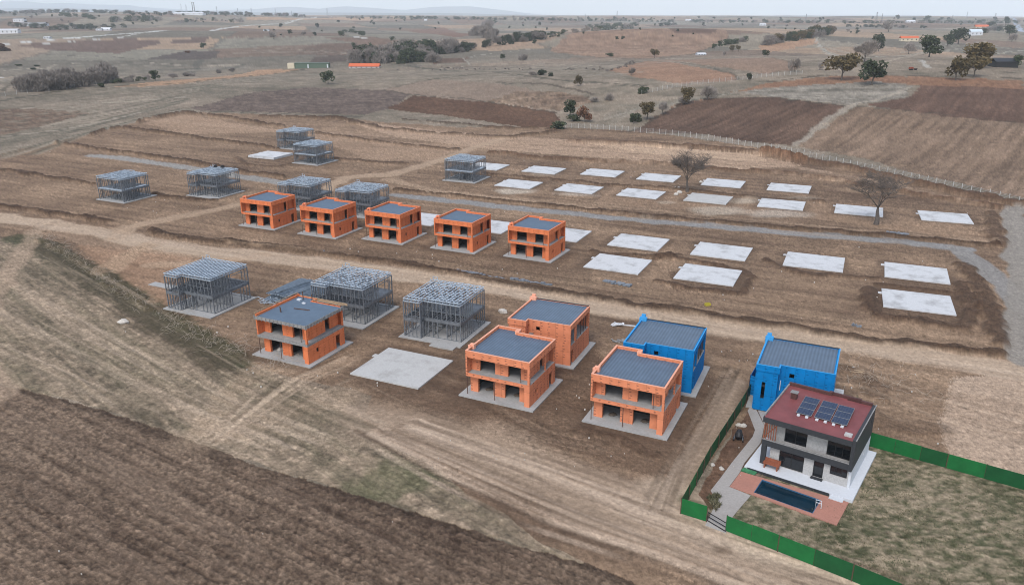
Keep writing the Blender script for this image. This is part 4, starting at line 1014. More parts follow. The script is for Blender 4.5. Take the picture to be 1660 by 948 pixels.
# ------------------------------------------------------------------ finished house and its plot
def finished():
    x, y, yw = FIN
    root = thing('finished_house', 'finished charcoal and white house with red flat roof and pool terrace', 'house', x, y, 0.0, yw)
    fw, fd, fh = 10.2, 10.2, 6.75; g = 0.34
    MB().box(-1.3,11.1,-1.75,10.6,-0.6,g).build('plinth', M_WHITE, root)
    MB().box(-0.9,8.6,-1.83,-1.755,-0.4,g-0.03).build('plinth_face', M_CHAR, root)
    s = MB().box(8.7,10.2,-2.5,-1.755,-0.4,0.19); s.build('step', M_WHITE, root)
    s = MB().wall_x(0.9,fw-0.31,0.55,0.85,g,2.84,[(2.0,4.9,g+.05,2.6),(6.0,7.15,g+.1,2.6),(7.85,9.75,1.4,2.6)]); s.build('front_wall', M_STONE, root)
    s = MB().wall_y(fw-0.3,fw-.01,0.55,fd,g,2.74,[(6.4,6.9,1.6,2.2)]).box(0.9,1.2,0.85,fd,g,2.84).box(1.2,fw-.3,fd-.3,fd,g,2.74)
    s.build('ground_wall', M_WHITE, root)
    s = MB().wall_x(0.4,fw-0.36,1.5,1.8,3.0,6.0,[(2.1,4.7,3.3,5.7),(7.0,9.6,3.2,5.7)]); s.build('front_wall', M_STONE, root)
    MB().wall_y(fw-0.35,fw+0.02,-0.02,fd+.02,2.75,fh,[(8.4,8.9,5.2,5.9)]).build('charcoal_wall', M_CHAR, root)
    MB().box(0.0,0.3,1.8,fd,2.98,fh-.5).box(0.3,fw-.36,fd-.3,fd,2.98,fh-.5).build('upper_wall', M_STONE, root)
    MB().box(-0.2,fw-0.352,-0.1,0.35,5.95,fh-0.12).box(-0.2,0.3,0.35,fd,5.95,fh-.12).build('fascia', M_CHAR, root)
    MB().box(-0.05,fw-0.352,-0.03,0.22,2.86,3.66).build('balcony_front', M_CHAR, root)
    MB().box(-0.05,fw-0.352,0.22,1.45,2.86,2.99).build('balcony_floor', M_CHARB, root)
    MB().box(-0.06,fw-0.352,-0.06,0.26,3.66,3.71).build('balcony_rail', M_GREYW, root)
    MB().box(-0.05,0.5,0.0,0.5,g,2.86).build('corner_post', M_CHAR, root)
    for i in range(6):
        MB().bar((0.05+i*0.27,0.10+0.02*i,3.74),(0.05+i*0.27,0.10,5.95),0.13,0.09).build('slat', M_SLAT, root)
    MB().bar((0.05,0.2,3.9),(1.4,0.3,5.7),0.1).bar((-0.05,0.3,3.74),(-0.05,1.3,5.8),0.1).build('slat', M_SLAT, root)
    # glazing with frames
    def win(x0, x1, yy, z0, z1, n, nm='window'):
        p = MB()
        f = 0.07
        p.box(x0,x1,yy,yy+.08,z0,z0+f).box(x0,x1,yy,yy+.08,z1-f,z1)
        for i in range(n+1):
            xx = x0+(x1-x0-f)*i/n; p.box(xx,xx+f,yy,yy+.08,z0+f,z1-f)
        w = p.build(nm, M_BLACK, root)
        MB().box(x0+f,x1-f,yy+.03,yy+.05,z0+f,z1-f).build('pane', M_GLASS, w)
    win(2.0,4.9,.66,g+.05,2.6,2); win(6.0,7.15,.66,g+.1,2.6,1,'door'); win(7.85,9.75,.66,1.4,2.6,3)
    win(2.1,4.7,1.6,3.3,5.7,2); win(7.0,9.6,1.6,3.2,5.7,3)
    MB().box(5.9,7.25,0.08,0.53,g,g+.12).build('door_mat', M_CHAR, root)
    MB().prism([(-0.1,-0.05),(fw-.36,-0.05),(fw-.36,fd-.3),(6.9,fd-.3),(6.9,fd-.0),(4.9,fd-.0),(4.9,fd-.3),(-.1,fd-.3)], fh-.45, fh-0.1).build('roof', M_REDROOF, root)
    s = MB().box(-.2,4.7,fd-.28,fd+.05,fh-.5,fh+.28).box(5.1,8.5,fd-.02,fd+.25,fh-.5,fh+.28).box(8.5,fw-.36,fd-.28,fd+.05,fh-.5,fh+.22).box(4.7,5.1,fd-.28,fd+.25,fh-.5,fh+.34)
    s.build('parapet', M_REDB, root)
    s = MB().box(-.24,-.08,.36,fd-.28,fh-.12,fh+.12).box(fw-.02,fw+.1,-.05,fd+.05,fh,fh+.07); s.build('parapet_cap', M_GREYW, root)
    s = MB().box(1.05,1.75,6.3,6.9,fh-.1,fh+.75); s.build('chimney', M_REDB, root)
    s = MB().box(.95,1.85,6.2,7.0,fh+.75,fh+.82); s.build('chimney_cap', M_GREYW, root)
    s = MB().box(8.75,9.55,.65,1.3,fh-.1,fh+.12).box(8.9,9.4,.8,1.15,fh+.12,fh+.15); s.build('roof_hatch', M_STONE, root)
    return root
fin = finished()
def fw_(lx, ly): return loc2w(*FIN, lx, ly)
# solar arrays on ballast feet (each stands on the roof)
m, t, b = nt('photovoltaic cells')
_N = t.nodes.new; _L = t.links.new
tc = _N('ShaderNodeTexCoord'); br = _N('ShaderNodeTexBrick'); _L(tc.outputs['Object'], br.inputs['Vector']); br.offset = 0
br.inputs['Scale'].default_value = 1; br.inputs['Brick Width'].default_value = 0.29; br.inputs['Row Height'].default_value = 0.28; br.inputs['Mortar Size'].default_value = 0.012
br.inputs['Color1'].default_value = (0.012,0.022,0.052,1); br.inputs['Color2'].default_value = (0.018,0.032,0.07,1); br.inputs['Mortar'].default_value = (0.06,0.07,0.095,1)
_L(br.outputs['Color'], b.inputs['Base Color']); b.inputs['Roughness'].default_value = 0.3; b.inputs['Specular IOR Level'].default_value = 0.25
M_PV = m
for i, (lx, ly, lab) in enumerate([(3.55,5.05,'left column of three blue solar panels on the red roof'),(5.65,5.15,'middle column of three blue solar panels on the red roof'),(7.55,5.1,'right column of three blue solar panels on the red roof')]):
    q = fw_(lx, ly)
    root = thing('solar_array', lab, 'solar panels', q[0], q[1], 6.66, FIN[2]+2, 'solar arrays on the red roof')
    mb = MB()
    mb.bar((-.6,-2.3,.12),(-.6,2.2,.32),.06).bar((.6,-2.3,.12),(.6,2.2,.32),.06)
    for yy, zz in ((-2.2,.12),(0,.22),(2.1,.3)): mb.bar((-.6,yy,0),(-.6,yy,zz),.06).bar((.6,yy,0),(.6,yy,zz),.06)
    mb.build('mount_frame', M_STEEL, root)
    for k in range(3):
        y0 = -2.3+k*1.5
        z0 = .17+.045*(k*1.5)
        p = MB().box(-.85,.85,y0,y0+1.44,0,.04).build('solar_panel', M_PV, root); p.location.z = .28; p.rotation_euler = (math.atan(.045),0,0)
        MB().box(-.88,.88,y0-.03,y0,0,.05).box(-.88,.88,y0+1.44,y0+1.47,0,.05).box(-.88,-.85,y0,y0+1.44,0,.05).box(.85,.88,y0,y0+1.44,0,.05).build('panel_frame', M_GREYW, p)
    for xx in (-.5,.45): MB().box(xx-.16,xx+.16,-2.75,-2.42,0,.16).build('ballast_block', M_WHITE, root)
# bench
q = fw_(1.5, -0.35)
bn = thing('garden_bench', 'red brown wooden bench table on the white porch of the finished house', 'bench', q[0], q[1], 0.34, FIN[2])
MB().box(-.95,.95,-.5,.2,.62,.70).build('seat', M_SLAT, bn)
MB().box(-.9,.95,.35,.43,.55,1.05).build('backrest', M_SLAT, bn)
for sx in (-.75,.75): MB().box(sx-.07,sx+.07,-.45,.42,0,.62).build('leg', M_SLAT, bn)
# pool and terrace
outer = GL([(1201,765),(1376,815),(1356,852),(1183,789)]); inner = POOL_W
mb = MB()
ob = [(p[0],p[1]) for p in outer]; ib = [(p[0],p[1]) for p in inner]
for i in range(4):
    j = (i+1) % 4
    mb.prism([ob[i], ob[j], ib[j], ib[i]], -0.5, 0.10)
te = mb.build('pool_terrace', M_TERRA); tag(te, 'terracotta paved terrace round the swimming pool', 'terrace')
pc = inner.mean(0)
pl = thing('swimming_pool', 'rectangular dark blue swimming pool in the terracotta terrace', 'pool', pc[0], pc[1], 0)
mb = MB(); rel = [(p[0]-pc[0], p[1]-pc[1]) for p in inner]; sm = [(a*0.985, b_*0.97) for a, b_ in rel]
for i in range(4):
    j = (i+1) % 4; mb.prism([rel[i], rel[j], sm[j], sm[i]], -1.2, 0.115)
mb.build('pool_rim', mat('blue pool tile', (0.04, 0.12, 0.22), 0.4, var=0.2), pl)
mb = MB(); mb.prism([(a*0.99, b_*0.985) for a, b_ in rel], -1.2, -0.02); mb.build('water', M_WATER, pl)
ld = GL([(1322,818)])[0]-pc
MB().tube([(ld[0],ld[1],-.4),(ld[0],ld[1],.7),(ld[0]+.5,ld[1]-.3,.7),(ld[0]+.5,ld[1]-.3,.1)],.05,6).tube([(ld[0]-.2,ld[1]-.5,-.4),(ld[0]-.2,ld[1]-.5,.7),(ld[0]+.3,ld[1]-.8,.7),(ld[0]+.3,ld[1]-.8,.1)],.05,6).build('ladder', M_FARW, pl)
mb = MB(); mb.prism([tuple(G(*p)) for p in [(1143,851),(1177,864),(1181,846),(1197,826),(1217,803),(1182,789),(1199,766),(1207,750),(1233,718),(1239,690),(1226,664),(1217,657),(1212,666),(1224,697),(1220,708),(1187,749),(1167,776),(1152,795),(1162,812),(1150,838)]], -0.3, 0.05)
pa = mb.build('garden_path', M_PATH); pa['kind'] = 'structure'
mb = MB(); mb.prism([tuple(G(*p)) for p in [(1240,645),(1262,662),(1240,690),(1226,660)]], -0.3, 0.045); o = mb.build('concrete_pad', M_PATH); o['kind'] = 'structure'
mt = MB(); mt.prism([tuple(G(*p)) for p in [(1210,755),(1230,764),(1222,771),(1201,763)]], 0.0, 0.15); tag(mt.build('green_mat', M_GREEN3), 'green mat lying on the terrace corner by the white porch', 'mat')
q = G(1197,712)
cb = thing('concrete_mixer', 'black and grey wheeled site machine standing on the bare earth inside the green fence', 'site machine', q[0], q[1], 0, -20)
MB().tube([(0,-.5,.45),(0,0,.75),(0,.55,1.05)],[.35,.5,.3],10).build('drum', M_BLACK, cb)
MB().bar((-.5,-.6,.25),(-.5,.7,.25),.08).bar((.5,-.6,.25),(.5,.7,.25),.08).bar((-.5,.3,.25),(0,.1,.7),.08).bar((.5,.3,.25),(0,.1,.7),.08).build('frame', M_STEEL, cb)
for sx in (-.6,.6): MB().tube([(sx-.06,-.5,.3),(sx+.06,-.5,.3)],.3,12).build('wheel', M_BLACK, cb)

# ------------------------------------------------------------------ green sheet fences
def green_fence(label, pts, hgt, step=3.4):
    P = [np.array(G(*p)) for p in pts]
    root = thing('green_fence', label, 'fence', P[0][0], P[0][1], 0); rnd = random.Random(len(label))
    o = P[0]
    for a, b in zip(P[:-1], P[1:]):
        L = float(np.hypot(*(b-a))); n = max(1, round(L/step)); d = (b-a)/L; nn = np.array([-d[1], d[0]])
        for i in range(n):
            p = a+d*(L*i/n)-o; q = a+d*(L*(i+1)/n-0.04)-o; k = rnd.uniform(-.04,.04)
            w = 0.02
            MB().prism([(p[0],p[1]),(q[0],q[1]),(q[0]+nn[0]*w,q[1]+nn[1]*w),(p[0]+nn[0]*w,p[1]+nn[1]*w)], 0.03, hgt+k).build('fence_panel', M_GREEN1 if rnd.random() < 0.6 else M_GREEN2, root)
            MB().box(p[0]-nn[0]*-.06-.04,p[0]+nn[0]*.06+.04,p[1]+nn[1]*.06-.04,p[1]+nn[1]*.06+.04,-.3,hgt+.02).build('fence_post', M_PROP, root)
        q = b-o; MB().box(q[0]-.04,q[0]+.04,q[1]-.04,q[1]+.04,-.3,hgt+.02).build('fence_post', M_PROP, root)
    return root
green_fence('green sheet fence along the left side of the plot with its short front return', [(1224,626),(1200,667),(1150,746),(1103,832),(1145,845)], 1.95)
green_fence('green sheet fence along the front of the lawn, right of the gate opening', [(1176,860),(1260,893),(1380,941),(1458,974),(1600,1034)], 1.95)
green_fence('green sheet fence behind the lawn, right of the finished house', [(1409,723),(1533,758),(1660,794),(1900,862)], 1.95)
# low gate rails
a, b_ = np.array(G(1146,844)), np.array(G(1176,862)); mb = MB()
for z, k in ((.12,0),(.35,.4),(.58,.8)):
    sh = np.array([.35*k, .9*k]); mb.bar((a[0]+sh[0],a[1]+sh[1],z),(b_[0]+sh[0],b_[1]+sh[1],z),.08)
mb.bar((a[0],a[1],0),(a[0]+.3,a[1]+.8,.62),.06); mb.bar((b_[0],b_[1],0),(b_[0]+.3,b_[1]+.8,.62),.06)
tag(mb.build('gate_rail', M_BLACK), 'dark metal gate rails lying across the gap in the green fence', 'gate')
# blue hoarding left of the slit-window house
a, b_ = np.array(G(1213,640)), np.array(G(1229,612)); rt = thing('blue_hoarding', 'blue sheet hoarding beside the blue house with the slit window', 'hoarding', a[0], a[1], 0)
q = b_-a; MB().prism([(0,0),(q[0],q[1]),(q[0]+.06,q[1]),(.06,0)],0,3.1).build('sheet', M_BL, rt)
q2 = np.array(G(1228,645))-a; MB().prism([(0.07,0),(q2[0],q2[1]),(q2[0],q2[1]+.06),(0.07,.06)],0,3.1).build('sheet', M_BL, rt)
MB().box(-.06,.0,-.06,.0,0,3.2).build('post', M_CHAR, rt)

# ------------------------------------------------------------------ concrete post and wire fences
def wire_fence(label, px, hgt, spacing, maxn=98):
    P = [np.array(G(*p)) for p in px]; seg = [float(np.hypot(*(b-a))) for a, b in zip(P[:-1], P[1:])]; L = sum(seg)
    n = min(maxn, int(L/spacing)); pts = []
    for i in range(n+1):
        s = L*i/n; k = 0
        while k < len(seg)-1 and s > seg[k]: s -= seg[k]; k += 1
        p = P[k]+(P[k+1]-P[k])*min(1, s/seg[k]); pts.append((p[0], p[1], height_s(*p)))
    o = pts[0]; root = thing('post_and_wire_fence', label, 'fence', o[0], o[1], o[2]); rnd = random.Random(n)
    proto = None
    for p in pts:
        h = hgt*rnd.uniform(.9,1.12)
        if proto is None:
            proto = c = MB().box(-.07,.07,-.07,.07,-.5,hgt).build('fence_post', M_POST, root)
        else: c = proto.copy(); COL.objects.link(c); c.parent = root
        c.location = (p[0]-o[0], p[1]-o[1], p[2]-o[2]+rnd.uniform(0,.3)); c.rotation_euler = (rnd.uniform(-.06,.06), rnd.uniform(-.06,.06), 0)
    mb = MB()
    for z in (.3,.7,1.1,1.5,1.9):
        if z > hgt: break
        for p, q in zip(pts[:-1], pts[1:]): mb.bar((p[0]-o[0],p[1]-o[1],p[2]-o[2]+z),(q[0]-o[0],q[1]-o[1],q[2]-o[2]+z),.04)
    mb.build('fence_wire', M_WIRE, root)
wire_fence('pale post and wire fence between the building site and the ploughed slopes', [(906,207),(943,208),(1003,212),(1062,217),(1106,221),(1178,232),(1222,239),(1269,246),(1298,252),(1333,260),(1389,272),(1435,282),(1500,296),(1580,314),(1668,334)], 2.1, 3.0)
wire_fence('pale post and wire fence climbing the pasture between the brown fields', [(1040,153),(1056,150),(1090,143),(1116,139),(1160,134),(1205,130),(1240,125),(1300,121)], 2.2, 3.6)
wire_fence('row of short pale posts in front of the bare tree belt', [(-10,158),(40,152),(80,147),(115,143),(170,136),(190,134)], 2.4, 7.5)

# ------------------------------------------------------------------ trees
def leaf_mat(name, cols):
    m, t, b = nt(name); N = t.nodes.new; L = t.links.new
    oi = N('ShaderNodeObjectInfo'); ge = N('ShaderNodeNewGeometry')
    n = N('ShaderNodeTexNoise'); n.inputs['Scale'].default_value = 0.45; n.inputs['Detail'].default_value = 5; L(ge.outputs['Position'], n.inputs['Vector'])
    r = N('ShaderNodeValToRGB'); e = r.color_ramp.elements
    e[0].position = 0.32; e[1].position = 0.68; e[0].color = cols[0]+(1,); e[1].color = cols[1]+(1,)
    L(n.outputs['Fac'], r.inputs['Fac'])
    hs = N('ShaderNodeHueSaturation'); mr = N('ShaderNodeMapRange'); L(oi.outputs['Random'], mr.inputs[0]); mr.inputs[3].default_value = 0.75; mr.inputs[4].default_value = 1.3
    L(mr.outputs[0], hs.inputs['Value']); L(r.outputs['Color'], hs.inputs['Color']); L(hs.outputs['Color'], b.inputs['Base Color'])
    b.inputs['Roughness'].default_value = 0.8; b.inputs['Specular IOR Level'].default_value = 0.15
    return m
LM = {'E': leaf_mat('evergreen leaves', ((0.026,0.036,0.020),(0.066,0.078,0.042))), 'A': leaf_mat('autumn olive leaves', ((0.070,0.056,0.028),(0.14,0.102,0.048))),
      'G': leaf_mat('grey bare twigs', ((0.155,0.134,0.118),(0.27,0.235,0.208))), 'R': leaf_mat('russet leaves', ((0.10,0.045,0.028),(0.15,0.082,0.048)))}
def crown_mesh(kind, seed, nleaf=650):
    rs = np.random.default_rng(seed)
    lobes = []
    nl = 9
    for i in range(nl):
        a = rs.uniform(0, 6.283); r = rs.uniform(.12,.36); lobes.append((math.cos(a)*r, math.sin(a)*r, rs.uniform(.30,.80), rs.uniform(.15,.26)))
    lobes.append((0,0,.62,.3))
    V = []; F = []
    for i in range(nleaf):
        l = lobes[i % len(lobes)]
        d = rs.normal(size=3); d /= np.linalg.norm(d); rad = l[3]*(0.55+0.5*rs.random()**0.5)
        c = np.array(l[:3])+d*rad*np.array([1,1,.85])
        if c[2] < .13: c[2] = .13+rs.random()*.1
        s = rs.uniform(.028,.062)
        u = rs.normal(size=3); u /= np.linalg.norm(u); w = np.cross(u, rs.normal(size=3)); w /= np.linalg.norm(w)
        if kind == 'G': u = d*.6+np.array([0,0,.7])+rs.normal(size=3)*.3; u /= np.linalg.norm(u); w = np.cross(u, rs.normal(size=3)); w /= np.linalg.norm(w); a_, b_ = s*2.2, s*.22
        else: a_, b_ = s, s*.75
        n = len(V)
        V += [tuple(c+u*a_), tuple(c+w*b_), tuple(c-u*a_), tuple(c-w*b_)]; F.append((n,n+1,n+2,n+3))
    me = bpy.data.meshes.new('crown'); me.from_pydata(V, [], F); me.materials.append(LM[kind]); me.update()
    return me
def trunk_mesh(seed):
    rs = random.Random(seed); mb = MB()
    mb.tube([(0,0,-.06),(.01,0,.12),(.02,.01,.28),(.01,.0,.5)],[.034,.026,.020,.010],6)
    for i in range(6):
        a = i*1.05+rs.uniform(-.3,.3); r = rs.uniform(.2,.34); z = rs.uniform(.5,.75)
        mb.tube([(.015,.005,.2+.03*i),(math.cos(a)*r*.5,math.sin(a)*r*.5,.36+.03*i),(math.cos(a)*r,math.sin(a)*r,z)],[.011,.007,.003],5)
    me = bpy.data.meshes.new('trunk'); me.from_pydata(mb.v, [], mb.f); me.materials.append(M_TRUNK); me.update(); return me
CROWNS = {k: [crown_mesh(k, 10+i+ord(k)*3, 1100 if k != 'G' else 1300) for i in range(3)] for k in LM}
TRUNKS = [trunk_mesh(i) for i in range(3)]
NAME = {'E':'evergreen_tree','A':'autumn_tree','G':'bare_tree','R':'russet_tree'}
_tc = [0]
def tree(px, py, hpx, kind, label, wide=1.0, group='trees scattered over the farmland', shrub=False):
    x, y = GN(px, py); r = math.hypot(x, y); z = height_s(x, y)
    sl = math.hypot(r, CAM_H-z); h = hpx*sl/F_PX*1.04
    _tc[0] += 1; i = _tc[0]
    root = thing(('shrub' if shrub else NAME[kind]), label, 'shrub' if shrub else 'tree', x, y, z-0.1*h*(1 if shrub else 0), (i*77) % 360, group)
    s = bpy.data.objects.new('crown', CROWNS[kind][i % 3]); COL.objects.link(s); s.parent = root
    s2 = bpy.data.objects.new('trunk', TRUNKS[i % 3]); COL.objects.link(s2); s2.parent = root
    w = h*wide*1.0
    root.scale = (w, w, h*1.04)
    if shrub: root.location.z = z-0.22*h
    return root
T_ = [
 (532,137,21,'E',1.05,'dark evergreen tree alone on the pasture above the brown field'), (937,140,16,'A',.9,'small brown leaved tree on the pale pasture left of the wire fence'),
 (1364,131,37,'A',1.25,'broad olive brown oak on the edge of the brown strip'), (1413,138,36,'E',1.1,'dark green oak leaning right of the broad olive brown oak'),
 (1401,101,28,'G',1.15,'grey brown bare tree above the broad olive brown oak'), (1424,84,24,'E',.8,'tall dark evergreen behind the grey brown tree'),
 (1473,88,17,'G',1.1,'small grey tree left of the big evergreen clump below the twin cottages'), (1506,93,30,'E',1.1,'large dark evergreen below the twin cream cottages'),
 (1535,75,16,'E',1.0,'dark tree left of the pair below the greenhouse'), (1553,72,22,'E',1.1,'dark rounded tree below the greenhouse'),
 (1549,131,31,'A',.95,'olive brown tree on the field edge left of two fuller ones'), (1579,125,27,'A',1.15,'brown tree with a clear trunk in front of the black barn'),
 (1592,111,33,'A',1.35,'broad brown tree beside the black barn'), (1646,110,17,'E',.9,'dark green bush right of the black barn'),
 (1288,117,22,'G',.8,'leaning grey bare tree on the tan strip'), (1329,114,12,'G',1.0,'small cone shaped grey tree on the tan strip'),
 (1115,169,25,'A',.9,'yellow green tree on the edge of the dark ploughed slope'), (1147,162,23,'G',1.1,'grey airy tree right of the yellow green one by the ploughed slope'),
 (1049,194,27,'A',.95,'olive green tree at the lower corner of the ploughed slope'), (1074,186,18,'G',.9,'small grey tree beside the lower corner of the ploughed slope'),
 (1027,201,15,'E',.8,'small dark tree nearest the wire fence by the ploughed slope'), (948,198,24,'R',.95,'russet tree in the hollow above the wire fence'),
 (924,188,26,'E',.9,'dark half bare tree left of the russet tree in the hollow'),
 (1061,95,14,'A',.95,'single round brown tree on the tan hillside'), (1023,122,12,'G',1.1,'small grey tree on the orange tan field'), (252,131,15,'E',1.0,'dark round tree right of the bare tree belt'),
 (330,79,8,'E',1.2,'small green tree above the dark rhombus field'), (444,64,13,'G',1.25,'round grey tree by the far left pasture track'),
 (455,45,6,'E',1.1,'small dark tree near the far road'), (515,46,7,'E',1.0,'dark green tree right of the far road'), (553,61,10,'E',1.0,'dark green tree on the far middle pasture'), (574,80,10,'E',.8,'dark tree above the woodland left edge'),
 (510,59,6,'E',1.0,'small tree in the short far hedge'), (492,58,7,'G',1.2,'grey tree in the short far hedge'), (470,56,7,'E',1.2,'dark tree pair in the short far hedge'),
 (706,102,16,'G',1.1,'grey bare round tree below the woodland'), (815,97,9,'E',1.0,'dark bush on the middle pasture'), (866,72,7,'E',1.1,'dark round tree on the pasture crest'),
 (1215,131,11,'E',.9,'small dark tree along the upper wire fence'), (1240,93,11,'E',1.0,'dark tree at the end of the hedge above the tan field'),
 (1187,84,9,'A',.9,'small round brown tree above the tan strip, left of its twin'), (1197,84,9,'A',.95,'small round brown tree above the tan strip, right of its twin'), (1174,91,8,'G',.7,'thin tree above the tan strip'),
 (1167,77,10,'E',.9,'dark tree at the lower end of the far hedge'), (1158,80,8,'E',1.0,'low dark tree at the lower end of the far hedge'), (1440,52,16,'G',1.1,'bare tree with forked trunk near the horizon'),
 (1502,34,7,'E',1.4,'broad dark tree on the horizon'), (1455,32,6,'E',1.1,'dark tree on the horizon left of the broad one'), (1630,42,12,'E',.5,'dark conifer beside the far right road'),
 (1636,58,14,'E',1.2,'dark tree clump beside the far right road'), (1640,68,12,'G',1.2,'grey bush in the bend of the far right road'), (1606,45,8,'E',1.5,'dark trees beside the greenhouse'),
 (1140,42,5,'E',1.0,'dark round tree on the far plain'), (1390,56,6,'E',.9,'low dark tree in the far hedge at right'), (875,43,7,'E',.7,'dark tree on the far grey slope'),
]
for (px, py, h, k, w, lab) in T_: tree(px, py, h, k, lab, w)
S_ = [(905,209,17,'E',1.6,'dark green shrub at the end of the site fence'), (930,197,14,'E',1.6,'low dark shrub between the russet and half bare trees'), (1030,197,17,'E',1.2,'dark shrub left of the olive green tree'),
      (1108,170,14,'G',1.2,'grey shrub under the yellow green tree'), (1041,151,12,'E',1.7,'dark scrub at the end of the upper wire fence'), (988,163,16,'G',.9,'bare bush by the rough diggings'), (963,166,9,'G',1.6,'brown bush at the edge of the rough diggings'),
      (880,122,11,'E',1.5,'dark shrub in the middle of the pasture'), (864,122,9,'G',1.6,'grey shrub left of the dark pasture shrub'), (893,124,8,'E',1.3,'small shrub right of the dark pasture shrub'), (988,92,7,'E',1.7,'low rounded shrub on the grey pasture'),
      (846,98,14,'G',1.2,'airy grey bush on the pasture'), (281,127,8,'G',1.8,'grey shrub right of the dark round tree'), (305,124,9,'G',1.9,'grey shrub beside the orange strip'), (356,119,9,'G',1.2,'grey bush on the orange strip'),
      (376,117,7,'G',1.5,'small bush near the end of the orange strip'), (165,142,8,'E',1.2,'shrub at the right end of the bare tree belt'), (30,107,3,'E',3,'flat dark bush, leftmost of those on the left pasture'), (60,108,3,'E',3,'flat dark bush in the middle of the left pasture'), (53,113,3,'E',3,'flat dark bush nearest on the left pasture'),
      (905,60,4,'E',1.4,'dark bush by the tan hill'), (1000,64,6,'E',1.0,'dark bush on the dark band of the tan hill'), (1010,64,6,'E',1.0,'second dark bush on the dark band of the tan hill'), (3,83,12,'R',1.6,'dark russet bush at the left edge of the picture'), (305,86,4,'R',2,'low dark bush on the rhombus field')]
for (px, py, h, k, w, lab) in S_: tree(px, py, h, k, lab, w, 'shrubs on the farmland', True)
# far scattered trees, alike at this distance
rnd = random.Random(21)
FARL = {0:'tiny dark tree far out on the left plain', 1:'tiny dark tree far out on the middle plain', 2:'tiny dark tree far out on the right plain'}
for i in range(150):
    px = rnd.uniform(-20, 1680); py = rnd.choice([rnd.uniform(30,34), rnd.uniform(31,50), rnd.uniform(32,62)])
    if px < 420: py -= 6
    if 60 < px < 540 and abs(py-(73-(px*0.086))) < 7: continue
    if px > 1500 and py > 45: continue
    tree(px, py, rnd.uniform(2.2,4.6), rnd.choice('EEEEG'), FARL[0 if px < 553 else 1 if px < 1106 else 2], rnd.uniform(.8,1.5), 'far scattered trees')
# woods and hedgerows that read as one mass
def woods(label, pts, hpx, kinds, n, spread=1.0):
    rs = np.random.default_rng(len(label)*7+n); V = []; F = []; MI = []
    P = [np.array(p, float) for p in pts]; seg = [np.hypot(*(b-a)) for a, b in zip(P[:-1], P[1:])]; L = sum(seg); base = 0
    for i in range(n):
        s = L*rs.random(); k = 0
        while k < len(seg)-1 and s > seg[k]: s -= seg[k]; k += 1
        p = P[k]+(P[k+1]-P[k])*min(1, s/seg[k])+rs.normal(size=2)*np.array([3,1.0])*spread
        x, y = GN(*p); z = height_s(x, y); sl = math.hypot(math.hypot(x, y), CAM_H-z)
        h = hpx*rs.uniform(.6,1.15)*sl/F_PX; w = h*rs.uniform(.9,1.4)
        kd = kinds[int(rs.random()*len(kinds))]; me = CROWNS[kd][i % 3]
        co = np.empty(len(me.vertices)*3); me.vertices.foreach_get('co', co); co = co.reshape(-1,3)
        q = max(1, 1 if hpx > 9 else 2); nfc = len(me.polygons)//q; co = co[:nfc*4].copy()
        a = rs.random()*6.28; cx = co[:,0]*math.cos(a)-co[:,1]*math.sin(a); cy = co[:,0]*math.sin(a)+co[:,1]*math.cos(a)
        zz = np.where(co[:,2] < .45, (co[:,2]-.2)*1.8, co[:,2])
        V.append(np.stack([x+cx*w*(1.3 if q == 2 else 1.1), y+cy*w, z+zz*h*1.02-.04*h], 1)); F.append(np.arange(nfc*4).reshape(-1,4)+base); MI.append(np.full(nfc, 'EAGR'.index(kd))); base += nfc*4
    V = np.concatenate(V); F = np.concatenate(F); MI = np.concatenate(MI)
    me = bpy.data.meshes.new('tree_belt'); me.vertices.add(len(V)); me.vertices.foreach_set('co', V.ravel().astype(np.float32))
    me.loops.add(F.size); me.loops.foreach_set('vertex_index', F.ravel().astype(np.int32)); me.polygons.add(len(F)); me.polygons.foreach_set('loop_start', np.arange(0, F.size, 4, dtype=np.int32))
    for kd in 'EAGR': me.materials.append(LM[kd])
    me.polygons.foreach_set('material_index', MI.astype(np.int32)); me.update(); me.validate()
    o = bpy.data.objects.new('tree_belt', me); COL.objects.link(o); tag(o, label, 'woods', None, 'stuff')
woods('belt of bare grey brown trees behind the row of short posts', [(32,150),(80,145),(130,140),(178,133)], 24, 'GGGGG', 46)
woods('thin hedge right of the bare tree belt', [(180,136),(235,130)], 9, 'GE', 14, .5)
woods('large bare woodland in the hollow behind the orange roofed shed', [(572,103),(600,102),(640,101),(680,100),(720,99)], 20, 'GGGGE', 46)
woods('tall grey woodland in the middle hollow', [(600,98),(640,94),(690,90),(740,84)], 24, 'GGGGE', 44)
woods('wooded stream line running right from the hollow', [(680,92),(740,84),(790,75),(840,68),(880,62)], 13, 'GGEE', 60)
woods('tall bare grove above the wooded stream', [(760,60),(780,54),(800,66),(790,45)], 17, 'GGGG', 22)
woods('far hedge along the crest right of the stream', [(815,67),(890,60),(940,53),(1000,47),(1035,46)], 8, 'EEG', 50, .5)
woods('dark hedge on the middle plain', [(950,46),(1000,43),(1040,42)], 6, 'EEG', 26, .6)
woods('short dark coppice on the middle plain', [(1058,42),(1100,41)], 5, 'EEG', 16, .5)
woods('brown wooded hedge above the tan strip at right', [(1243,73),(1280,66),(1320,60),(1345,56)], 14, 'GGEA', 34, .7)
woods('dark hedge behind the ruined farm at centre right', [(1178,73),(1195,70),(1212,66)], 8, 'EEG', 16, .6)
woods('dark hedge by the far middle pasture', [(553,52),(580,55),(592,58)], 6, 'EE', 14, .5)
woods('hedge behind the woodland', [(635,66),(655,70),(700,72)], 7, 'EEG', 22, .5)
woods('far hedge on the left plain', [(98,26),(140,28),(150,32)], 6, 'E', 18, .6)
woods('dark far wood on the left plain', [(180,36),(220,34),(262,33)], 8, 'EEG', 30, .8)
woods('town trees far left', [(10,44),(60,46),(110,48),(140,46),(200,46)], 7, 'EEG', 44, 1.2)
